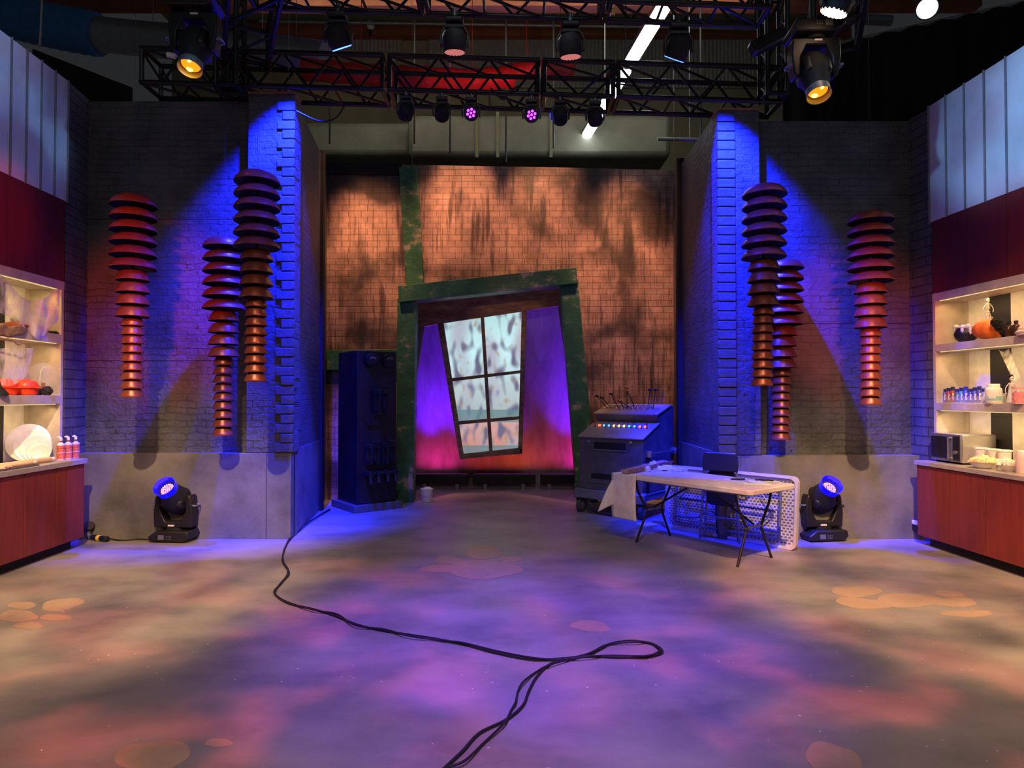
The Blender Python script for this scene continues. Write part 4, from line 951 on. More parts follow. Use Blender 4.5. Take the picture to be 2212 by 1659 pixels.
MB(MK).tube([(-.09, 0, 0), (-.03, 0, .002), (.05, 0, 0)], [.008, .013, .009], 8).build('handle', M_black, t)
MB(MK).prism([(.05, -.01, 0), (.14, -.004, 0), (.14, .004, 0), (.05, .01, 0)], (0, 0, .002)).build('blade', M_steel, t)
# paper on the floor
p = onz(1398, 1134); tag(MB(frame((p.x, p.y, 0), .5)).bb((-.1, -.1, 0), (.12, .1, .012)).build('paper_stack', M_paper), 'small stack of white paper on the floor under the folding table', 'paper')

# ================================================================== second table on its side
A2 = onz(1437, 1139); B2 = onz(1722, 1190); ang2 = math.atan2(B2.y - A2.y, B2.x - A2.x); L2 = (B2 - A2).length; F2 = frame((A2.x, A2.y, 0), ang2) @ Matrix.Rotation(R(-5), 4, 'X')
t = thing('folding_table', 'white folding table stood on its long edge, legs folded, dimpled underside showing', 'table', (A2.x, A2.y, 0))
H2 = .76
MB(F2).prism([(x, .0, z) for x, z in rrect(L2, H2, .07)], (0, .022, 0)).build('tabletop', M_tabletop, t, bevel=.004)
# rim
out = rrect(L2, H2, .07); inn = [(.03 + (x / L2) * (L2 - .06), .03 + (z / H2) * (H2 - .06)) for x, z in out]; n = len(out); vs = []; fs = []
for (x, z) in out: vs += [(x, -.03, z), (x, .0, z)]
for (x, z) in inn: vs += [(x, -.03, z), (x, .0, z)]
for k in range(n):
    j = (k + 1) % n; fs += [(2 * k, 2 * j, 2 * j + 1, 2 * k + 1), (2 * k, 2 * j, 2 * n + 2 * j, 2 * n + 2 * k), (2 * n + 2 * k, 2 * n + 2 * j, 2 * n + 2 * j + 1, 2 * n + 2 * k + 1)]
MB(F2).add(vs, fs).build('rim', M_tabletop, t)
mb = MB(F2); nx = int((L2 - .1) / .042); nz = int((H2 - .1) / .03)
for i in range(nx):
    for j in range(nz):
        x = .06 + i * .042 + (.021 if j % 2 else 0); z = .06 + j * .03
        if x < L2 - .055: mb.add([(x - .016, -.002, z), (x - .009, -.002, z - .0085), (x + .009, -.002, z - .0085), (x + .016, -.002, z), (x + .009, -.002, z + .0085), (x - .009, -.002, z + .0085)], [(0, 1, 2, 3, 4, 5)])
mb.build('dimple_pattern', M_dimple, t, smooth=False)
for z in (.09, .67): MB(F2).cyl((.12, -.035, z), (L2 - .1, -.035, z), .015, n=8).build('side_rail', M_greymetal, t)
def fold_leg(x0, sg):
    MB(F2).tube([(x0, -.05, .09), (x0, -.05, .67)], .014, 8).build('leg_pivot', M_greymetal, t)
    for z0, zm, z1 in ((.17, .26, .16), (.59, .5, .6)):
        MB(F2).tube([(x0, -.055, z0), (x0 + sg * .3, -.055, z0 + (zm - z0) * .2), (x0 + sg * .42, -.055, zm), (x0 + sg * .68, -.06, z1)], .014, 8, smooth=5).build('leg', M_greymetal, t)
    MB(F2).cyl((x0 + sg * .68, -.06, .16), (x0 + sg * .68, -.06, .6), .014, n=8).build('foot_bar', M_greymetal, t)
    MB(F2).cyl((x0 + sg * .2, -.06, .22), (x0 + sg * .05, -.06, .38), .008, n=6).build('brace', M_greymetal, t)
    MB(F2).cyl((x0 + sg * .2, -.06, .54), (x0 + sg * .05, -.06, .38), .008, n=6).build('brace', M_greymetal, t)
    MB(F2).cyl((x0 + sg * .05, -.06, .38), (x0 + sg * .72, -.06, .38), .011, n=6).build('brace', M_black, t)
fold_leg(.17, 1); fold_leg(L2 - .17, -1)

# ================================================================== folded chair
FC = frame((2.12, 7.33, 0), R(-36)) @ Matrix.Rotation(R(-4), 4, 'X')
t = thing('folding_chair', 'folded grey metal chair with black seat and back between the two folding tables', 'chair', (2.12, 7.33, 0))
MB(FC).tube([(.0, -.02, .0), (.035, -.02, .6), (.04, -.02, .93), (.06, -.02, .955), (.38, -.02, .955), (.40, -.02, .93), (.405, -.02, .6), (.44, -.02, .0)], .012, 8).build('front_frame', M_greymetal, t)
MB(FC).tube([(.03, .03, .02), (.06, .03, .45), (.1, .03, .54), (.34, .03, .54), (.38, .03, .45), (.41, .03, .02)], .012, 8).build('rear_frame', M_greymetal, t)
MB(FC).cyl((.02, -.02, .25), (.42, -.02, .25), .009, n=8).build('crossbar', M_greymetal, t)
MB(FC).prism([(.03, -.045, .76), (.41, -.045, .76), (.42, -.045, .82), (.415, -.045, .93), (.39, -.045, .96), (.05, -.045, .96), (.025, -.045, .93), (.02, -.045, .82)], (0, .03, 0)).build('backrest', M_blackm, t, bevel=.008)
MB(FC).prism([(.06, .0, .44), (.1, .0, .38), (.34, .0, .38), (.38, .0, .44), (.39, .0, .7), (.34, .0, .78), (.1, .0, .78), (.05, .0, .7)], (0, .03, 0)).build('seat', M_black, t, bevel=.01)

# ================================================================== cables
def zc(pts): return [(560 + x * .4069, 1080 + y * .4069) for x, y in pts]
s1 = zc([(372, 48), (250, 125), (168, 195), (137, 255), (122, 320), (152, 380), (118, 440), (79, 490), (150, 545), (280, 576), (400, 612), (520, 660), (650, 690), (800, 714), (950, 737), (1090, 766), (1250, 808), (1450, 846), (1600, 840), (1750, 828), (1880, 832), (2040, 832), (2125, 816), (2138, 795), (2085, 762), (1980, 746), (1870, 760), (1790, 800), (1700, 828), (1560, 862), (1480, 928), (1432, 1010), (1400, 1088), (1310, 1165), (1170, 1235), (1080, 1330), (985, 1420), (880, 1530)])
s2 = zc([(378, 50), (262, 120), (172, 200), (132, 262), (128, 322), (158, 384), (108, 446), (84, 495), (145, 538), (285, 583), (410, 604), (510, 666), (660, 684), (790, 721), (960, 744), (1080, 758), (1260, 800), (1440, 836), (1610, 846), (1740, 834), (1870, 824), (2050, 828), (2118, 806), (2124, 785), (2070, 756), (1990, 754), (1850, 766), (1770, 806), (1690, 834), (1550, 872), (1470, 912), (1400, 968), (1372, 1020), (1362, 1070), (1335, 1120), (1300, 1185), (1190, 1290), (1090, 1385), (990, 1425), (860, 1520)])
for k, (s_, lab) in enumerate(((s1, 'thicker black cable snaking from the left wing across the floor to the front'), (s2, 'thinner black cable twisted with the thicker one, looping at right of centre'))):
    P = [onz(x, y, .0115 + .01 * (k and i % 2)) for i, (x, y) in enumerate(s_)]
    P = [Vector((p.x, p.y, .010 + (.012 if (k and i % 2) else 0))) for i, p in enumerate(P)]
    tag(MB().tube(P, [.0072, .006][k] , 8, smooth=8).build('power_cable', M_wire), lab, 'cable')
# plug and connector at the left wall
p = onz(190, 1158); t = thing('cable_connector', 'black cable connector with yellow tape on the floor at the left wall', 'connector', (p.x, p.y, 0))
a = onz(196, 1160, .03); b = onz(232, 1165, .03)
MB().cyl(a, b, .032, n=16).build('sleeve', M_black, t, bevel=.005)
m_ = a.lerp(b, .45); MB().cyl(m_, a.lerp(b, .62), .034, n=16).build('tape_band', M_yellow, t)
m_ = a.lerp(b, .0); MB().cyl(m_, a.lerp(b, .1), .034, n=16).build('tape_band', M_greymetal, t)
c = onz(193, 1160, .03); MB().cyl(c + Vector((-.02, .05, .1)), c + Vector((.01, -.02, .13)), .05, .05, 18).build('socket', M_blackm, t, bevel=.006)
MB().tube([a + Vector((0, 0, 0)), a + Vector((-.03, 0, .03)), c + Vector((-.0, .02, .1))], .018, 8, smooth=3).build('tail', M_greymetal, t)
P = [onz(x, y, .008) for x, y in ((232, 1165), (262, 1167), (300, 1165), (330, 1166))]; P = [Vector((q.x, q.y, .008)) for q in P]
P[0].z = .02
tag(MB().tube(P, .008, 8, smooth=5).build('power_cable', M_wire), 'short black cable from the left connector to the floor light', 'cable')
P = [Vector(q) for q in (onz(1832, 1158), onz(1880, 1157), onz(1915, 1150), onz(1935, 1140, .06))]; P[0].z = P[1].z = .008; P[2].z = .02
P[3] = Vector((P[2].x + .1, 7.2, .14)); 
tag(MB().tube(P, .007, 8, smooth=5).build('power_cable', M_wire), 'black cable rising to the plug on the right concrete base', 'cable')
q = P[3]; t = thing('wall_plug', 'small black and white plug at the right end of the right concrete base', 'plug', q)
MB().bb((q.x - .02, q.y - .02, q.z - .03), (q.x + .03, YB, q.z + .03)).build('body', M_black, t, bevel=.004); MB().bb((q.x - .02, q.y - .015, q.z + .03), (q.x + .01, YB, q.z + .075)).build('cap', M_whiteplastic, t, bevel=.004)
#PART5
# ================================================================== kitchens
class Kit:
    def __init__(s, O, U, V): s.O = Vector((*O, 0)); s.U = Vector((*U, 0)).normalized(); s.V = Vector((*V, 0)).normalized()
    @property
    def M(s): return Matrix(((s.U.x, s.V.x, 0, s.O.x), (s.U.y, s.V.y, 0, s.O.y), (0, 0, 1, 0), (0, 0, 0, 1)))
    def p(s, u, v, z): return s.O + s.U * u + s.V * v + Vector((0, 0, z))
    def u(s, px, v):
        k = (px - 1106) / F; a = s.O + s.V * v; return (k * a.y - a.x) / (s.U.x - k * s.U.y)
    def at(s, px, v, z): return s.p(s.u(px, v), v, z)
KL = Kit((-4.56, 6.93), (.04, -1), (-1, -.04)); KR = Kit((4.385, 7.04), (.055, -1), (1, .055))
def kitchen(K, side, top, thk, sh, zred, zsid, wbase, wred, bat, vs, stripe):
    M = K.M; Lr = 4.0; sd = side
    ordn = ['far end', 'second from the far end', 'third from the far end', 'fourth from the far end', 'fifth', 'sixth', 'seventh', 'eighth', 'ninth']
    n = 4
    for i in range(n):
        u0 = i * wbase; t = thing('base_cabinet', 'red veneer base cabinet under the %s worktop, %s' % (sd, ordn[i]), 'cabinet', K.p(u0, 0, .1), 'red base cabinets on the %s' % sd)
        MB(M).bb((u0 + .003, .02, .10), (u0 + wbase - .003, .50, top - thk)).build('carcass', M_red, t)
        MB(M).bb((u0 + .004, 0, .10), (u0 + wbase - .004, .02, top - thk - .004)).build('door', M_red, t, bevel=.002)
    Lr = n * wbase
    o = MB(M).bb((.09, .08, 0), (Lr, .55, .10)).build('toe_kick', M_blackm); tag(o, 'black recessed plinth under the %s red cabinets' % sd, 'plinth')
    o = MB(M).bb((-.02, -.02, top - thk), (Lr, .545, top)).build('worktop', M_worktop, bevel=.004); tag(o, 'grey worktop on the %s red cabinets' % sd, 'worktop')
    t = thing('shelf_unit', 'beige open shelf unit with warm lit niches above the %s worktop' % sd, 'shelves', K.p(0, vs, top))
    vb = vs + .36; e = .04
    MB(M).bb((0, vs, top), (e, vb, sh[0][1])).build('side_panel', M_beige, t, bevel=.002)
    for (z0, z1) in sh: MB(M).bb((e if z1 != sh[0][1] else 0, vs - (.004), z0), (Lr, vb, z1)).build('shelf', M_beige, t, bevel=.003)
    MB(M).bb((e, vb - .03, top), (e + .035, vb, sh[0][0])).build('back_trim', M_beige, t)
    MB(M).bb((e + .035, vb - .01, top), (stripe[0], vb, sh[0][0])).build('back_panel', M_white, t)
    MB(M).bb((stripe[0], vb - .01, top), (stripe[1], vb, sh[0][0])).build('back_panel', M_stripe, t)
    MB(M).bb((stripe[1], vb - .01, top), (Lr, vb, sh[0][0])).build('back_panel', M_white, t)
    tops = [s_[0] for s_ in sh]
    for k, z in enumerate(tops):
        MB(M).bb((e + .05, vs + .016, z - .008), (Lr - .1, vs + .026, z - .0005)).build('led_strip', E_warm, t)
        a_ = K.p(.95, vs + .05, z - .03); b_ = K.p(.95, vs + .24, z - .5)
        area('niche_light', a_, b_, (1, .68, .27), 3.4, 1.7, .03, 170)
    zt = sh[0][1]
    k = 0; u = 0.0
    while u < Lr - .05 and k < 8:
        t = thing('wall_cabinet', 'dark red wall cabinet above the %s shelves, %s' % (sd, ordn[k]), 'cabinet', K.p(u, vs, zt), 'dark red wall cabinets on the %s' % sd)
        MB(M).bb((u + .002, vs + .018, zt), (u + wred - .002, vb, zred)).build('carcass', M_redup, t)
        MB(M).bb((u + .003, vs, zt + .003), (u + wred - .003, vs + .018, zred)).build('door', M_redup, t, bevel=.002)
        u += wred; k += 1
    t = thing('siding_panel', 'pale batten siding panel above the dark red cabinets on the %s' % sd, 'panel', K.p(0, vs, zred))
    MB(M).bb((-.03, vs, zred), (Lr, vs + .06, zsid)).build('board', M_siding, t)
    mb = MB(M); u = -.02
    while u < Lr:
        mb.bb((u - .008, vs - .016, zred - .01), (u + .008, vs, zsid + .01)); u += bat
    mb.build('batten', mat('batten_grey', (.2, .2, .22), .5), t, bevel=.003)
    # wall that carries the unit
    struct(MB(M).bb((-.02, vb, 0), (Lr, vb + .15, zsid - .02)).build('wall_%s_kitchen' % sd, M_blackm))
kitchen(KL, 'left', .93, .052, [(2.73, 2.82), (2.155, 2.25), (1.515, 1.605)], 3.69, 5.0, .45, .42, .21, .235, (.36, .62))
kitchen(KR, 'right', .90, .045, [(2.625, 2.71), (2.075, 2.153), (1.445, 1.525)], 3.5, 4.78, .47, .5, .26, .20, (.36, .63))

def T(K, px, v, z): return Matrix.Translation(K.at(px, v, z))
# ---------- right kitchen: top shelf
z = 2.153
c = KR.at(2088, .33, z); t = thing('cauldron', 'shiny black cauldron with white goo on the top right shelf', 'cauldron', c); M = Matrix.Translation(c)
MB(M).lathe([(0, 0), (.05, .002), (.095, .04), (.108, .085), (.1, .125), (.085, .15), (.095, .165), (.088, .168), (.075, .15), (0, .14)], 32).build('pot', M_black, t)
mb = MB(M)
for k in range(12):
    a = k * .55; mb.ball((.085 * math.cos(a), .085 * math.sin(a), .16), (.03, .03, .014 + .008 * (k % 3)), 10, 6, wob=.15)
for a, l in ((-1.8, .07), (-2.5, .05), (-1.2, .045), (2.8, .04)): mb.ball((.1 * math.cos(a), .1 * math.sin(a), .155 - l / 2), (.016, .016, l / 1.5), 8, 8)
mb.build('goo', M_bone, t)
c = KR.at(2138, .30, z); t = thing('pumpkin', 'large orange pumpkin in the middle of the top right shelf', 'pumpkin', c)
vs_ = []; fs_ = []; n = 48; m_ = 14
for i in range(m_ + 1):
    th = math.pi * i / m_
    for k in range(n):
        ph = 2 * math.pi * k / n; rb = 1 - .06 * (abs(math.cos(ph * 4.5)) ** 6); dip = .14 * math.exp(-(math.sin(th) / .35) ** 2)
        vs_.append(c + Vector((.142 * rb * math.sin(th) * math.cos(ph), .142 * rb * math.sin(th) * math.sin(ph), .105 + .105 * math.cos(th) * (1 - dip))))
for i in range(m_):
    for k in range(n): fs_.append((i * n + k, i * n + (k + 1) % n, (i + 1) * n + (k + 1) % n, (i + 1) * n + k))
MB().add(vs_, fs_).build('flesh', M_pumpkin, t)
MB().tube([c + Vector((.03, .02, .19)), c + Vector((.035, .02, .215)), c + Vector((.05, .02, .225))], .012, 8).build('stem', M_rockbrown, t)
def skel(name, base, s, lab, dark_head=False, dress=False):
    t = thing(name, lab, 'figurine', base); M = Matrix.Translation(base) @ Matrix.Scale(s, 4)
    mb = MB(M)
    for sg in (-1, 1):
        mb.tube([(sg * .03, 0, .33), (sg * .1, -.01, .18), (sg * .05, -.02, .0)], .014, 6, smooth=3)           # legs
        mb.tube([(sg * .1, 0, .70), (sg * .2, 0, .56), (sg * .23, -.02, .42), (sg * .2, -.02, .36)], .014, 6, smooth=3)
        mb.ball((sg * .045, -.04, .012), (.03, .055, .014), 8, 6)
        mb.ball((sg * .2, -.02, .35), (.018, .018, .03), 8, 6)
    mb.tube([(0, 0, .3), (0, .01, .5), (0, 0, .8)], .018, 6, smooth=3); mb.ball((0, 0, .34), (.08, .04, .04), 10, 8)
    for k in range(5):
        zz = .5 + k * .05; w_ = .085 - .006 * abs(2 - k)
        mb.tube([(w_ * math.cos(a), .05 * math.sin(a), zz) for a in [6.283 * q / 12 for q in range(13)]], .01, 5)
    mb.cyl((-.1, 0, .72), (.1, 0, .72), .014, n=6)
    mb.build('body', M_bone, t)
    mb = MB(M); mb.ball((0, 0, .9), (.07, .08, .085), 14, 10); mb.ball((0, -.03, .83), (.045, .05, .035), 10, 8); hd = mb.build('skull', M_bone, t)
    mb = MB(M)
    for sg in (-1, 1): mb.ball((sg * .028, -.073, .895), (.017, .012, .018), 8, 6)
    mb.build('eye_socket', M_blackm, hd)
    if dark_head: MB(M).ball((0, .02, .93), (.085, .085, .1), 12, 8, wob=.1).build('hair', M_fur, t)
    if dress: MB(M).lathe([(.07, .7), (.08, .55), (.12, .3), (.17, .03), (.165, .03), (.11, .3), (.07, .55), (.06, .7)], 20).build('dress', M_plastic_film, t)
    return t
skel('toy_skeleton', KR.at(2137, .30, z + .205), .215, 'little bone-coloured toy skeleton sitting on top of the orange pumpkin')
c = KR.at(2166, .26, z); MBf = MB()
for k, (x, y, zz, r_) in enumerate(((0, 0, .10, .055), (.02, -.02, .05, .055), (-.03, .02, .14, .05), (.04, 0, .03, .04))): MBf.ball(c + Vector((x, y, zz + .012)), r_, 12, 8, wob=.15)
tag(MBf.build('black_fluff', M_fur, smooth=False), 'black fluffy bundle leaning on the right side of the pumpkin', 'decoration')
for k, px in enumerate((2182, 2197)):
    c = KR.at(px, .24, z); t = thing('bottle', ['dark glass bottle beside the black fluff on the top right shelf', 'dark glass bottle next to the pink cake shape on the top right shelf'][k], 'bottle', c, 'dark bottles on the top right shelf'); M = Matrix.Translation(c)
    MB(M).lathe([(0, 0), (.032, 0), (.034, .006), (.034, .09), (.028, .105), (.014, .112), (.014, .125), (0, .125)], 24).build('glass', M_amberbot, t)
    MB(M).cyl((0, 0, .12), (0, 0, .145), .017, n=16).build('cap', M_black, t)
c = KR.at(2222, .22, z); t = thing('cake_decoration', 'pale pink tiered cake shape cut by the right edge of the picture, top shelf', 'decoration', c); M = Matrix.Translation(c)
MB(M).lathe([(0, 0), (.085, 0), (.085, .035), (.075, .045), (.075, .06), (.06, .075), (.045, .12), (.02, .15), (0, .155)], 28).build('body', mat('pale_pink', (.85, .6, .55), .5), t)
MB(M).lathe([(.085, .012), (.094, .018), (.094, .03), (.085, .036)], 28).build('icing', M_bone, t)
# ---------- right kitchen: middle shelf
z = 1.525
c = KR.at(2082, .3, z)
t = thing('clear_organiser', 'clear plastic box holding the small blue bottles on the right middle shelf', 'box', c)
u0 = KR.u(2036, .3); u1 = KR.u(2131, .3); mb = MB(KR.M)
mb.bb((u0, .24, z), (u1, .40, z + .003)); mb.bb((u0, .24, z), (u1, .243, z + .07)); mb.bb((u0, .397, z), (u1, .4, z + .07)); mb.bb((u0, .24, z), (u0 + .003, .4, z + .07)); mb.bb((u1 - .003, .24, z), (u1, .4, z + .07))
M_acr = mat('clear_acrylic', (.9, .9, .95), .1, alpha=.16); mb.build('tray', M_acr, t)
lc = [(.08, .08, .35), (.3, .05, .12), (.45, .05, .08), (.06, .12, .4), (.05, .25, .4), (.04, .08, .55), (.05, .06, .35), (.05, .06, .35), (.05, .06, .35), (.2, .2, .5)]
pos_w = ['first from the left, dark blue', 'second from the left, plum', 'third from the left, red label', 'fourth from the left, blue', 'fifth from the left, teal', 'sixth from the left, bright blue cap', 'seventh from the left', 'eighth from the left', 'ninth from the left', 'tenth, nearest the white jar']
for i in range(10):
    uu = u0 + .03 + (u1 - u0 - .06) * i / 9; c = KR.p(uu, .30, z + .004); h = .105 + .008 * ((i * 7) % 3)
    t = thing('dropper_bottle', 'small flavour bottle in the clear box, %s' % pos_w[i], 'bottle', c, 'small bottles in the clear box'); M = Matrix.Translation(c) @ Matrix.Scale(1.38, 4)
    MB(M).lathe([(0, 0), (.017, 0), (.018, .004), (.018, h * .7), (.012, h * .78), (0, h * .8)], 16).build('bottle_body', mat('bottle_tint', lc[i], .25), t)
    MB(M).cyl((0, 0, h * .76), (0, 0, h), .0135, n=14).build('cap', mat('cap_blue', (.03, .04, .45) if i in (3, 5) else (.03, .035, .15), .35), t)
    MB(M).box((-.003, -.0175, h * .38), (.024, .003, h * .42)).build('label', M_paper, t)
    MB(M).box((-.003, -.0192, h * .38), (.009, .001, .014)).build('label_mark', M_red if i == 2 else M_black, t)
c = KR.at(2146, .24, z); t = thing('powder_jar', 'big white screw-top jar with teal label on the right middle shelf', 'jar', c); M = Matrix.Translation(c)
MB(M).lathe([(0, 0), (.066, 0), (.07, .006), (.07, .13), (.064, .148), (.055, .155), (0, .155)], 32).build('body', M_whiteplastic, t)
MB(M).lathe([(0, .19), (.05, .19), (.053, .186), (.053, .153), (0, .153)], 32).build('lid', M_whiteplastic, t)
def wrap(M, r, z0, z1, a0, a1, m_, nm, t):
    mb = MB(M); n = 14; vs_ = [(r * math.cos(a0 + (a1 - a0) * k / n), r * math.sin(a0 + (a1 - a0) * k / n), zz) for zz in (z0, z1) for k in range(n + 1)]
    mb.add(vs_, [(k, k + 1, n + 2 + k, n + 1 + k) for k in range(n)]); return mb.build(nm, m_, t)
wrap(M, .0712, .03, .075, R(190), R(300), M_teal, 'label', t); wrap(M, .0716, .07, .12, R(190), R(300), M_paper, 'label', t); wrap(M, .0718, .05, .07, R(200), R(250), M_paper, 'label', t)
c = KR.at(2166, .30, z); t = thing('drinking_glass', 'small clear glass beside the white jar', 'glass', c); MB(Matrix.Translation(c)).lathe([(0, 0), (.025, 0), (.03, .1), (.028, .1), (.023, .006), (0, .006)], 24).build('cup', M_acr, t)
skel('toy_skeleton', KR.at(2185, .30, z), .27, 'toy skeleton with black hair and pale dress on the right middle shelf', True, True)
for px, nm, lab, ml in ((2203, 'candy_jar', 'clear jar of pink and red candy at the right edge of the middle shelf', M_pink),):
    c = KR.at(px, .20, z); t = thing(nm, lab, 'jar', c); M = Matrix.Translation(c)
    MB(M).lathe([(.0, 0), (.062, 0), (.066, .005), (.066, .125), (.06, .135), (.058, .135), (.063, .124), (.063, .006), (0, .006)], 28).build('glass', M_acr, t)
    MB(M).lathe([(0, .16), (.062, .16), (.064, .157), (.064, .136), (0, .136)], 28).build('lid', mat('pink_lid', (.85, .45, .42), .4), t)
    random.seed(4); mb = MB(M)
    for k in range(60):
        a = random.uniform(0, 6.28); r_ = .05; mb.ball((r_ * math.cos(a), r_ * math.sin(a), .012 + random.uniform(0, .1)), .011, 6, 4)
    mb.cyl((0, 0, .008), (0, 0, .11), .052, n=16); o = mb.build('candy', ml, t); o['kind'] = 'stuff'
# stretched web on the right middle shelf
a = KR.at(2158, .5, 2.07); b = KR.at(2190, .38, 1.74); c2 = KR.at(2180, .5, 2.07); d2 = KR.at(2215, .4, 1.80)
def webR(u, v):
    top = a.lerp(c2, u); bot = b.lerp(d2, u * .6); p = top.lerp(bot, v); p = p + Vector((.0, 0, -.03 * math.sin(math.pi * u) * (1 - v))); return p
o = MB().grid(webR, 12, 14).build('cobweb', M_web); tag(o, 'stretched white cobweb hanging over the right middle shelf', 'cobweb')
# ---------- right worktop
z = .90
t = thing('microwave', 'stainless microwave at the far end of the right worktop', 'microwave', KR.p(.05, .14, z)); M = KR.M
MB(M).bb((.05, .14, z + .018), (.49, .50, z + .305)).build('case', M_silver, t, bevel=.008)
MB(M).bb((.055, .122, z + .022), (.485, .14, z + .302)).build('front', M_greymetal, t, bevel=.004)
MB(M).bb((.07, .114, z + .05), (.33, .122, z + .275)).build('window', M_black, t, bevel=.004)
MB(M).bb((.385, .116, z + .04), (.475, .123, z + .285)).build('control_panel', M_black, t)
hn = MB(M).cyl((.355, .09, z + .05), (.355, .09, z + .275), .011, n=12)
for zz in (.06, .265): hn.cyl((.355, .09, z + zz), (.355, .122, z + zz), .009, n=8)
hn.build('handle', M_steel, t)
MB(M).cyl((.43, .116, z + .12), (.43, .098, z + .12), .02, n=20).build('knob', M_steel, t)
for u_, v_ in ((.09, .18), (.45, .18), (.09, .46), (.45, .46)): MB(M).cyl(K_ := (u_, v_, z), (u_, v_, z + .02), .018, n=12).build('foot', M_blackm, t)
def tub(px, v, zz, lab, first=[None]):
    c = KR.at(px, v, zz)
    if first[0] is None:
        t = thing('food_tub', lab, 'tub', c, 'stacked white food tubs'); M = Matrix.Translation(c)
        MB(M).lathe([(0, 0), (.05, 0), (.053, .004), (.06, .078), (.057, .078), (.05, .008), (0, .008)], 28).build('body', M_whiteplastic, t)
        MB(M).lathe([(0, .088), (.058, .088), (.065, .084), (.066, .074), (.06, .074), (.06, .08), (0, .08)], 28).build('lid', M_whiteplastic, t); first[0] = t
    else: t = dup(first[0], c, lab)
    return t
nm_ = ['left', 'middle', 'right']
for k, px in enumerate((2119, 2144, 2168)):
    tub(px, .34, z, 'white food tub on the right worktop, lower row, %s' % nm_[k]); tub(px, .34, z + .089, 'white food tub on the right worktop, upper row, %s' % nm_[k])
def foodbowl(px, v, r, h, lab, ml, nb):
    c = KR.at(px, v, z); t = thing('snack_bowl', lab, 'bowl', c); M = Matrix.Translation(c)
    MB(M).lathe([(0, 0), (.45 * r, 0), (.5 * r, .006), (.8 * r, h * .5), (r, h), (r * 1.03, h), (r * .97, h * .97), (.76 * r, h * .5), (.4 * r, .012), (0, .012)], 36).build('bowl_body', M_whiteplastic, t)
    random.seed(nb); mb = MB(M); mb.lathe([(0, h * .95), (r * .6, h * .9), (r * .93, h * .8), (r * .7, h * .5), (0, h * .3)], 24)
    for k in range(nb):
        a = random.uniform(0, 6.28); q = random.uniform(0, .82) * r; mb.ball((q * math.cos(a), q * math.sin(a), h * .92 + (1 - q / r) * .045 + random.uniform(-.005, .01)), random.uniform(.014, .024), 7, 5, wob=.25)
    o = mb.build('snack', ml, t, smooth=True); o['kind'] = 'stuff'
foodbowl(2122, .12, .125, .065, 'white bowl heaped with golden snacks in front of the tubs', M_food, 90)
foodbowl(2177, .16, .09, .06, 'smaller white bowl of pale snacks by the right edge', M_cream, 60)
c = KR.at(2208, .17, z); t = thing('storage_canister', 'pale translucent canister at the right edge of the worktop', 'jar', c); M = Matrix.Translation(c)
MB(M).lathe([(0, 0), (.055, 0), (.058, .006), (.058, .16), (.05, .178), (0, .178)], 28).build('body', mat('milky_plastic', (.85, .65, .6), .35), t)
MB(M).lathe([(0, .205), (.048, .205), (.051, .2), (.051, .175), (0, .175)], 28).build('lid', M_whiteplastic, t)

# ---------- left kitchen: top niche
z = 2.25
def cloche(px, v, s, lab, mc):
    c = KL.at(px, v, z); t = thing('glass_cloche', lab, 'decoration', c, None); M = Matrix.Translation(c) @ Matrix.Scale(s, 4)
    MB(M).lathe([(0, 0), (.08, 0), (.085, .012), (0, .014)], 24).build('base', M_rock, t)
    MB(M).lathe([(.072, .014), (.075, .12), (.06, .18), (.03, .205), (0, .21)], 24).build('dome', M_acr, t)
    random.seed(int(px)); mb = MB(M)
    for k in range(16):
        a = random.uniform(0, 6.28); q = random.uniform(0, .045); mb.ball((q * math.cos(a), q * math.sin(a), .03 + random.uniform(0, .09)), random.uniform(.014, .026), 7, 5, wob=.3)
    mb.build('crystal', mc, t, smooth=False)
M_rc = mat('red_crystal', (.75, .12, .06), .5)
cloche(96, .40, .9, 'glass dome with red crystals behind the cobweb, nearest the brick corner', M_rc); cloche(62, .40, .85, 'glass dome with faint red crystals behind the cobweb, middle', mat('dull_red_crystal', (.6, .2, .12), .6)); cloche(28, .42, 1.0, 'glass dome behind the cobweb at the left edge', mat('grey_crystal', (.3, .27, .22), .7))
c = KL.at(30, .32, z); o = MB().ball(c + Vector((0, 0, .035)), (.13, .06, .035), 14, 8, wob=.12).build('driftwood', mat('red_brown_wood', (.35, .06, .03), .6)); tag(o, 'red-brown piece of driftwood on the upper left shelf', 'wood')
u0 = KL.u(-30, .235); u1 = KL.u(52, .235)
mb = MB(KL.M); random.seed(5); mb.grid(lambda a_, b_: (u1 + (u0 - u1) * a_, .218 - .02 * math.sin(a_ * 9) * .3, 2.265 - .12 * b_ * (1 - .75 * (1 - a_) ** 3 * 1.0) - .01 * math.sin(a_ * 17)), 24, 6)
tag(mb.build('bark_strip', M_rockbrown, solid=.012), 'brown bark strip hanging on the front of the upper left shelf', 'bark')
mb = MB(); P = [KL.at(x, .2, 1.6) for x in (-10, 20, 50)]; P = [Vector((p.x, p.y, at(x, y, p.y).z)) for p, (x, y) in zip([KL.at(x, .2, 1) for x in (-10, 12, 28, 38, 52)], ((-10, 728), (12, 734), (28, 737), (38, 745), (52, 740)))]
mb.tube(P, [.006] * 5, 6); mb.tube([P[3], P[3] + Vector((.01, 0, -.02))], [.005, .002], 6)
tag(mb.build('twig', M_rockbrown), 'thin bare twig just below the bark strip', 'twig')
c = KL.at(108, .35, z); o = MB().ball(c + Vector((0, 0, .02)), (.10, .05, .02), 14, 8, wob=.2).build('grey_stone', M_rock); tag(o, 'flat dark stones on the upper left shelf under the cobweb', 'stone')
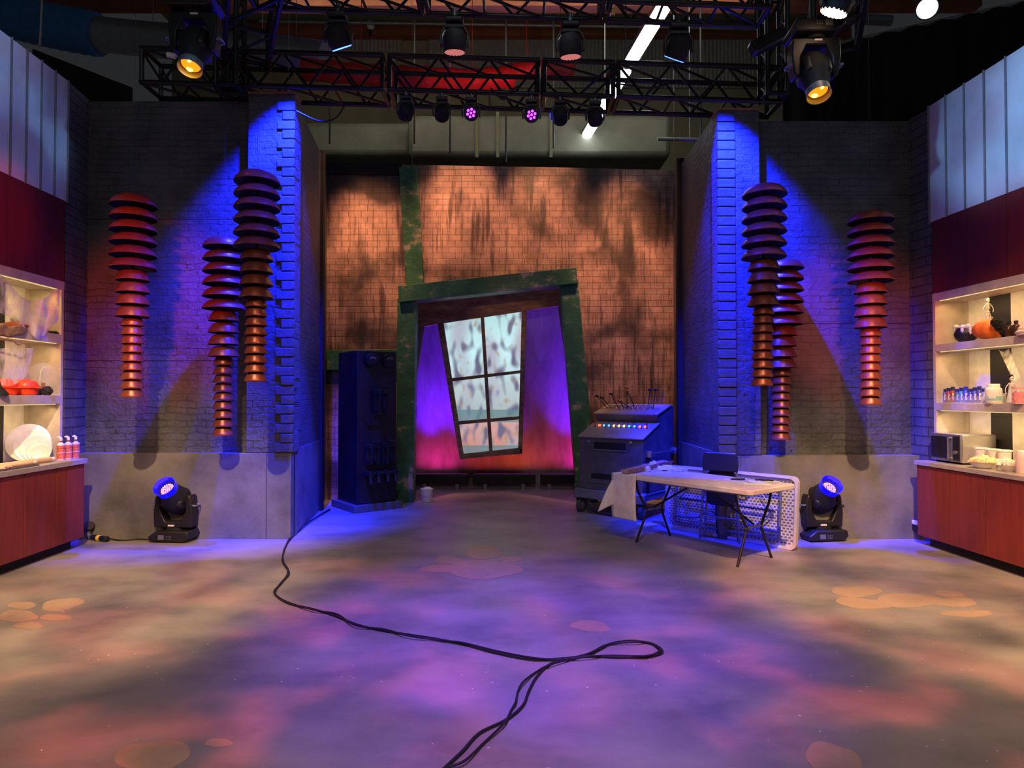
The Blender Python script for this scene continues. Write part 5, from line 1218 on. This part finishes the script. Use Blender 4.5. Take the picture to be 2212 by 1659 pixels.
# web swag across the niche
WA = [(-20, 570), (0, 590), (20, 612), (42, 638), (64, 649), (90, 648), (105, 638), (120, 622), (129, 625)]
WB = [(-20, 655), (0, 676), (20, 684), (42, 702), (58, 712), (72, 726), (84, 737), (96, 722), (128, 690)]
def webL(u, v):
    k = u * (len(WA) - 1); i = min(int(k), len(WA) - 2); f_ = k - i
    A_ = (WA[i][0] + (WA[i + 1][0] - WA[i][0]) * f_, WA[i][1] + (WA[i + 1][1] - WA[i][1]) * f_); B_ = (WB[i][0] + (WB[i + 1][0] - WB[i][0]) * f_, WB[i][1] + (WB[i + 1][1] - WB[i][1]) * f_)
    x = A_[0] + (B_[0] - A_[0]) * v; y = A_[1] + (B_[1] - A_[1]) * v
    q = KL.at(x, .20 - .015 * math.sin(u * 21) - .02 * math.sin(v * 3.1), 1); return at(x, y, q.y)
o = MB().grid(webL, 48, 12).build('cobweb', M_web); tag(o, 'large white cobweb draped across the upper left niche', 'cobweb')
def webL2(u, v):
    x = -20 + 92 * u; y = 752 + (50 + 32 * math.sin(u * 2.6 + .4)) * v; x = x - 10 * v * u
    q = KL.at(x, .27, 1); return at(x, y, q.y)
o = MB().grid(webL2, 24, 10).build('cobweb', M_web); tag(o, 'tattered white cobweb hanging over the red casserole pots', 'cobweb')
# ---------- left middle shelf
z = 1.605
def pot(px, v, s, lab):
    c = KL.at(px, v, z); t = thing('casserole_pot', lab, 'pot', c); M = Matrix.Translation(c) @ Matrix.Scale(s, 4)
    MB(M).lathe([(0, 0), (.10, 0), (.115, .01), (.132, .075), (.15, .08), (.15, .086), (.13, .086), (.11, .02), (0, .02)], 36).build('pan', M_redpot, t)
    MB(M).lathe([(.13, .087), (.128, .11), (.105, .15), (.06, .165), (.055, .175), (0, .176)], 36).build('lid', M_redpot, t)
    for sg in (-1, 1): MB(M).ball((sg * .155, 0, .08), (.025, .04, .008), 10, 6).build('handle', M_redpot, t)
pot(53, .36, .93, 'orange-red casserole pot with domed lid on the left middle shelf'); pot(8, .42, .93, 'orange-red casserole pot partly cut by the left edge of the picture')
o = MB(T(KL, -6, .28, z)).lathe([(0, 0), (.09, 0), (.085, .02), (.03, .09), (.012, .17), (0, .17)], 20).build('witch_hat', M_blackm); tag(o, 'black pointed shape at the left edge beside the orange-red pots', 'decoration')
c = KL.at(93, .33, z); t = thing('glass_orb', 'clear glass globe lamp on black rocks, left middle shelf', 'decoration', c); M = Matrix.Translation(c)
MB(M).ball((-.05, 0, .045), (.05, .05, .05), 9, 7, wob=.15).build('rock', M_rock, t, smooth=False); MB(M).ball((.045, .0, .045), (.055, .05, .052), 9, 7, wob=.15).build('rock', M_rock, t, smooth=False)
MB(M).ball((0, 0, .2), .138, 32, 20).build('globe', mat('thin_clear_glass', (.9, .9, .9), .04, alpha=.1), t)
MB(M).cyl((0, 0, .02), (0, 0, .13), .012, .02, 12).build('stem', M_gold, t)
MB(M).tube([(-.035, -.0, .16), (-.03, 0, .24), (.0, 0, .29), (.025, 0, .3)], .003, 6, smooth=4).build('filament', E_warm, t)
# ---------- left worktop
z = .93
for k, (px, r_, dv) in enumerate(((63, .195, .40), (72, .165, .36), (80, .135, .32), (86, .11, .285), (90, .085, .255))):
    c = KL.at(px, dv, z + r_ * .97); ax = Vector((.42, -.9, .28)).normalized(); Bm = Matrix.Translation(c) @ basis(ax)
    o = MB(Bm).lathe([(0, -.006), (r_ * .6, -.006), (r_ * .98, .006), (r_, .010), (r_ * .98, .012), (r_ * .62, .001), (0, .0)], 48).build('plate', mat('white_ceramic', (.82, .8, .76), .3))
    tag(o, 'white round plate leaning in the lower left niche, %s' % ['largest, at the back of the set', 'second largest', 'middle size', 'second smallest', 'smallest, at the front of the set'][k], 'plate', 'plates leaning in a row')
def spray(px, v, lab, first=[None]):
    c = KL.at(px, v, z)
    if first[0] is None:
        t = thing('spray_bottle', lab, 'bottle', c, 'bottles with orange-red labels'); M = Matrix.Translation(c)
        MB(M).lathe([(0, 0), (.034, 0), (.036, .004), (.036, .155), (.033, .165), (.018, .175), (.014, .19), (0, .19)], 24).build('body', M_whiteplastic, t)
        MB(M).lathe([(.0368, .008), (.0368, .15)], 24).build('label', M_label, t)
        MB(M).lathe([(.0372, .07), (.0372, .078)], 24).build('label_band', M_bone, t)
        MB(M).lathe([(.0372, .115), (.0372, .12)], 24).build('label_band', M_gold, t)
        MB(M).cyl((0, 0, .17), (0, 0, .2), .016, n=14).build('neck', M_gold, t)
        mb = MB(M); mb.tube([(.0, 0, .195), (0, 0, .225), (-.012, -.008, .238), (-.028, -.014, .232)], [.014, .016, .013, .008], 10); mb.build('nozzle', M_whiteplastic, t); first[0] = t
        return t
    return dup(first[0], c, lab)
spray(133, .17, 'spray bottle with orange-red label, nearest the plates'); spray(149, .15, 'spray bottle with orange-red label, middle of three'); spray(165, .13, 'spray bottle with orange-red label, nearest the brick corner')
u_ = [KL.u(x, .12) for x in (-20, 60, 80, 118)]
def roller(p0, p1, r, lab):
    p0 = Vector(p0); p1 = Vector(p1); t = thing('rolling_pin', lab, 'rolling pin', p0.lerp(p1, .5) - Vector((0, 0, r)))
    MB().cyl(p0, p1, r, n=20).build('barrel', mat('pale_wood', (.75, .5, .33), .5), t, bevel=.003)
    for a_, b_ in ((p0, p1), (p1, p0)):
        d = (a_ - b_).normalized(); MB().cyl(a_, a_ + d * .05, r * .6, r * .8, 14).build('grip', M_whiteplastic, t, bevel=.003)
roller(KL.at(-20, .16, z + .028), KL.at(110, .13, z + .028), .026, 'long pale rolling pin on the left worktop in front of the plates')
t = thing('baking_tray', 'dark wire baking tray on the left worktop at the picture edge', 'tray', KL.at(20, .06, z)); ua = KL.u(73, .06)
mb = MB(KL.M); mb.bb((ua, .0, z), (ua + .6, .09, z + .004)); mb.bb((ua, .0, z), (ua + .6, .006, z + .018)); mb.bb((ua, .084, z), (ua + .6, .09, z + .018)); mb.bb((ua, 0, z), (ua + .006, .09, z + .018)); mb.build('pan', M_greymetal, t, bevel=.001)
roller(KL.p(ua + .5, .05, z + .03), KL.p(ua + .03, .05, z + .03), .02, 'short rolling pin with red and white end on the baking tray')
mb = MB(KL.M)
for v_ in (.2, .212): mb.cyl((KL.u(122, .2), v_ + .004, z + .008), (KL.u(36, .2), v_, z + .008), .004, n=8)
tag(mb.build('tongs', M_black), 'black tongs lying behind the rolling pin on the left worktop', 'tongs')
c = KL.at(12, .04, z + .024); mb = MB(); 
for k in range(5): mb.ball(c + Vector((.01 * k - .02, -.03 * k + .06, .012 * (k % 2))), (.035, .03, .014), 12, 6, wob=.1)
tag(mb.build('gingerbread', mat('pink_icing', (.85, .5, .42), .5)), 'pale iced biscuits on the baking tray at the left edge', 'biscuits')
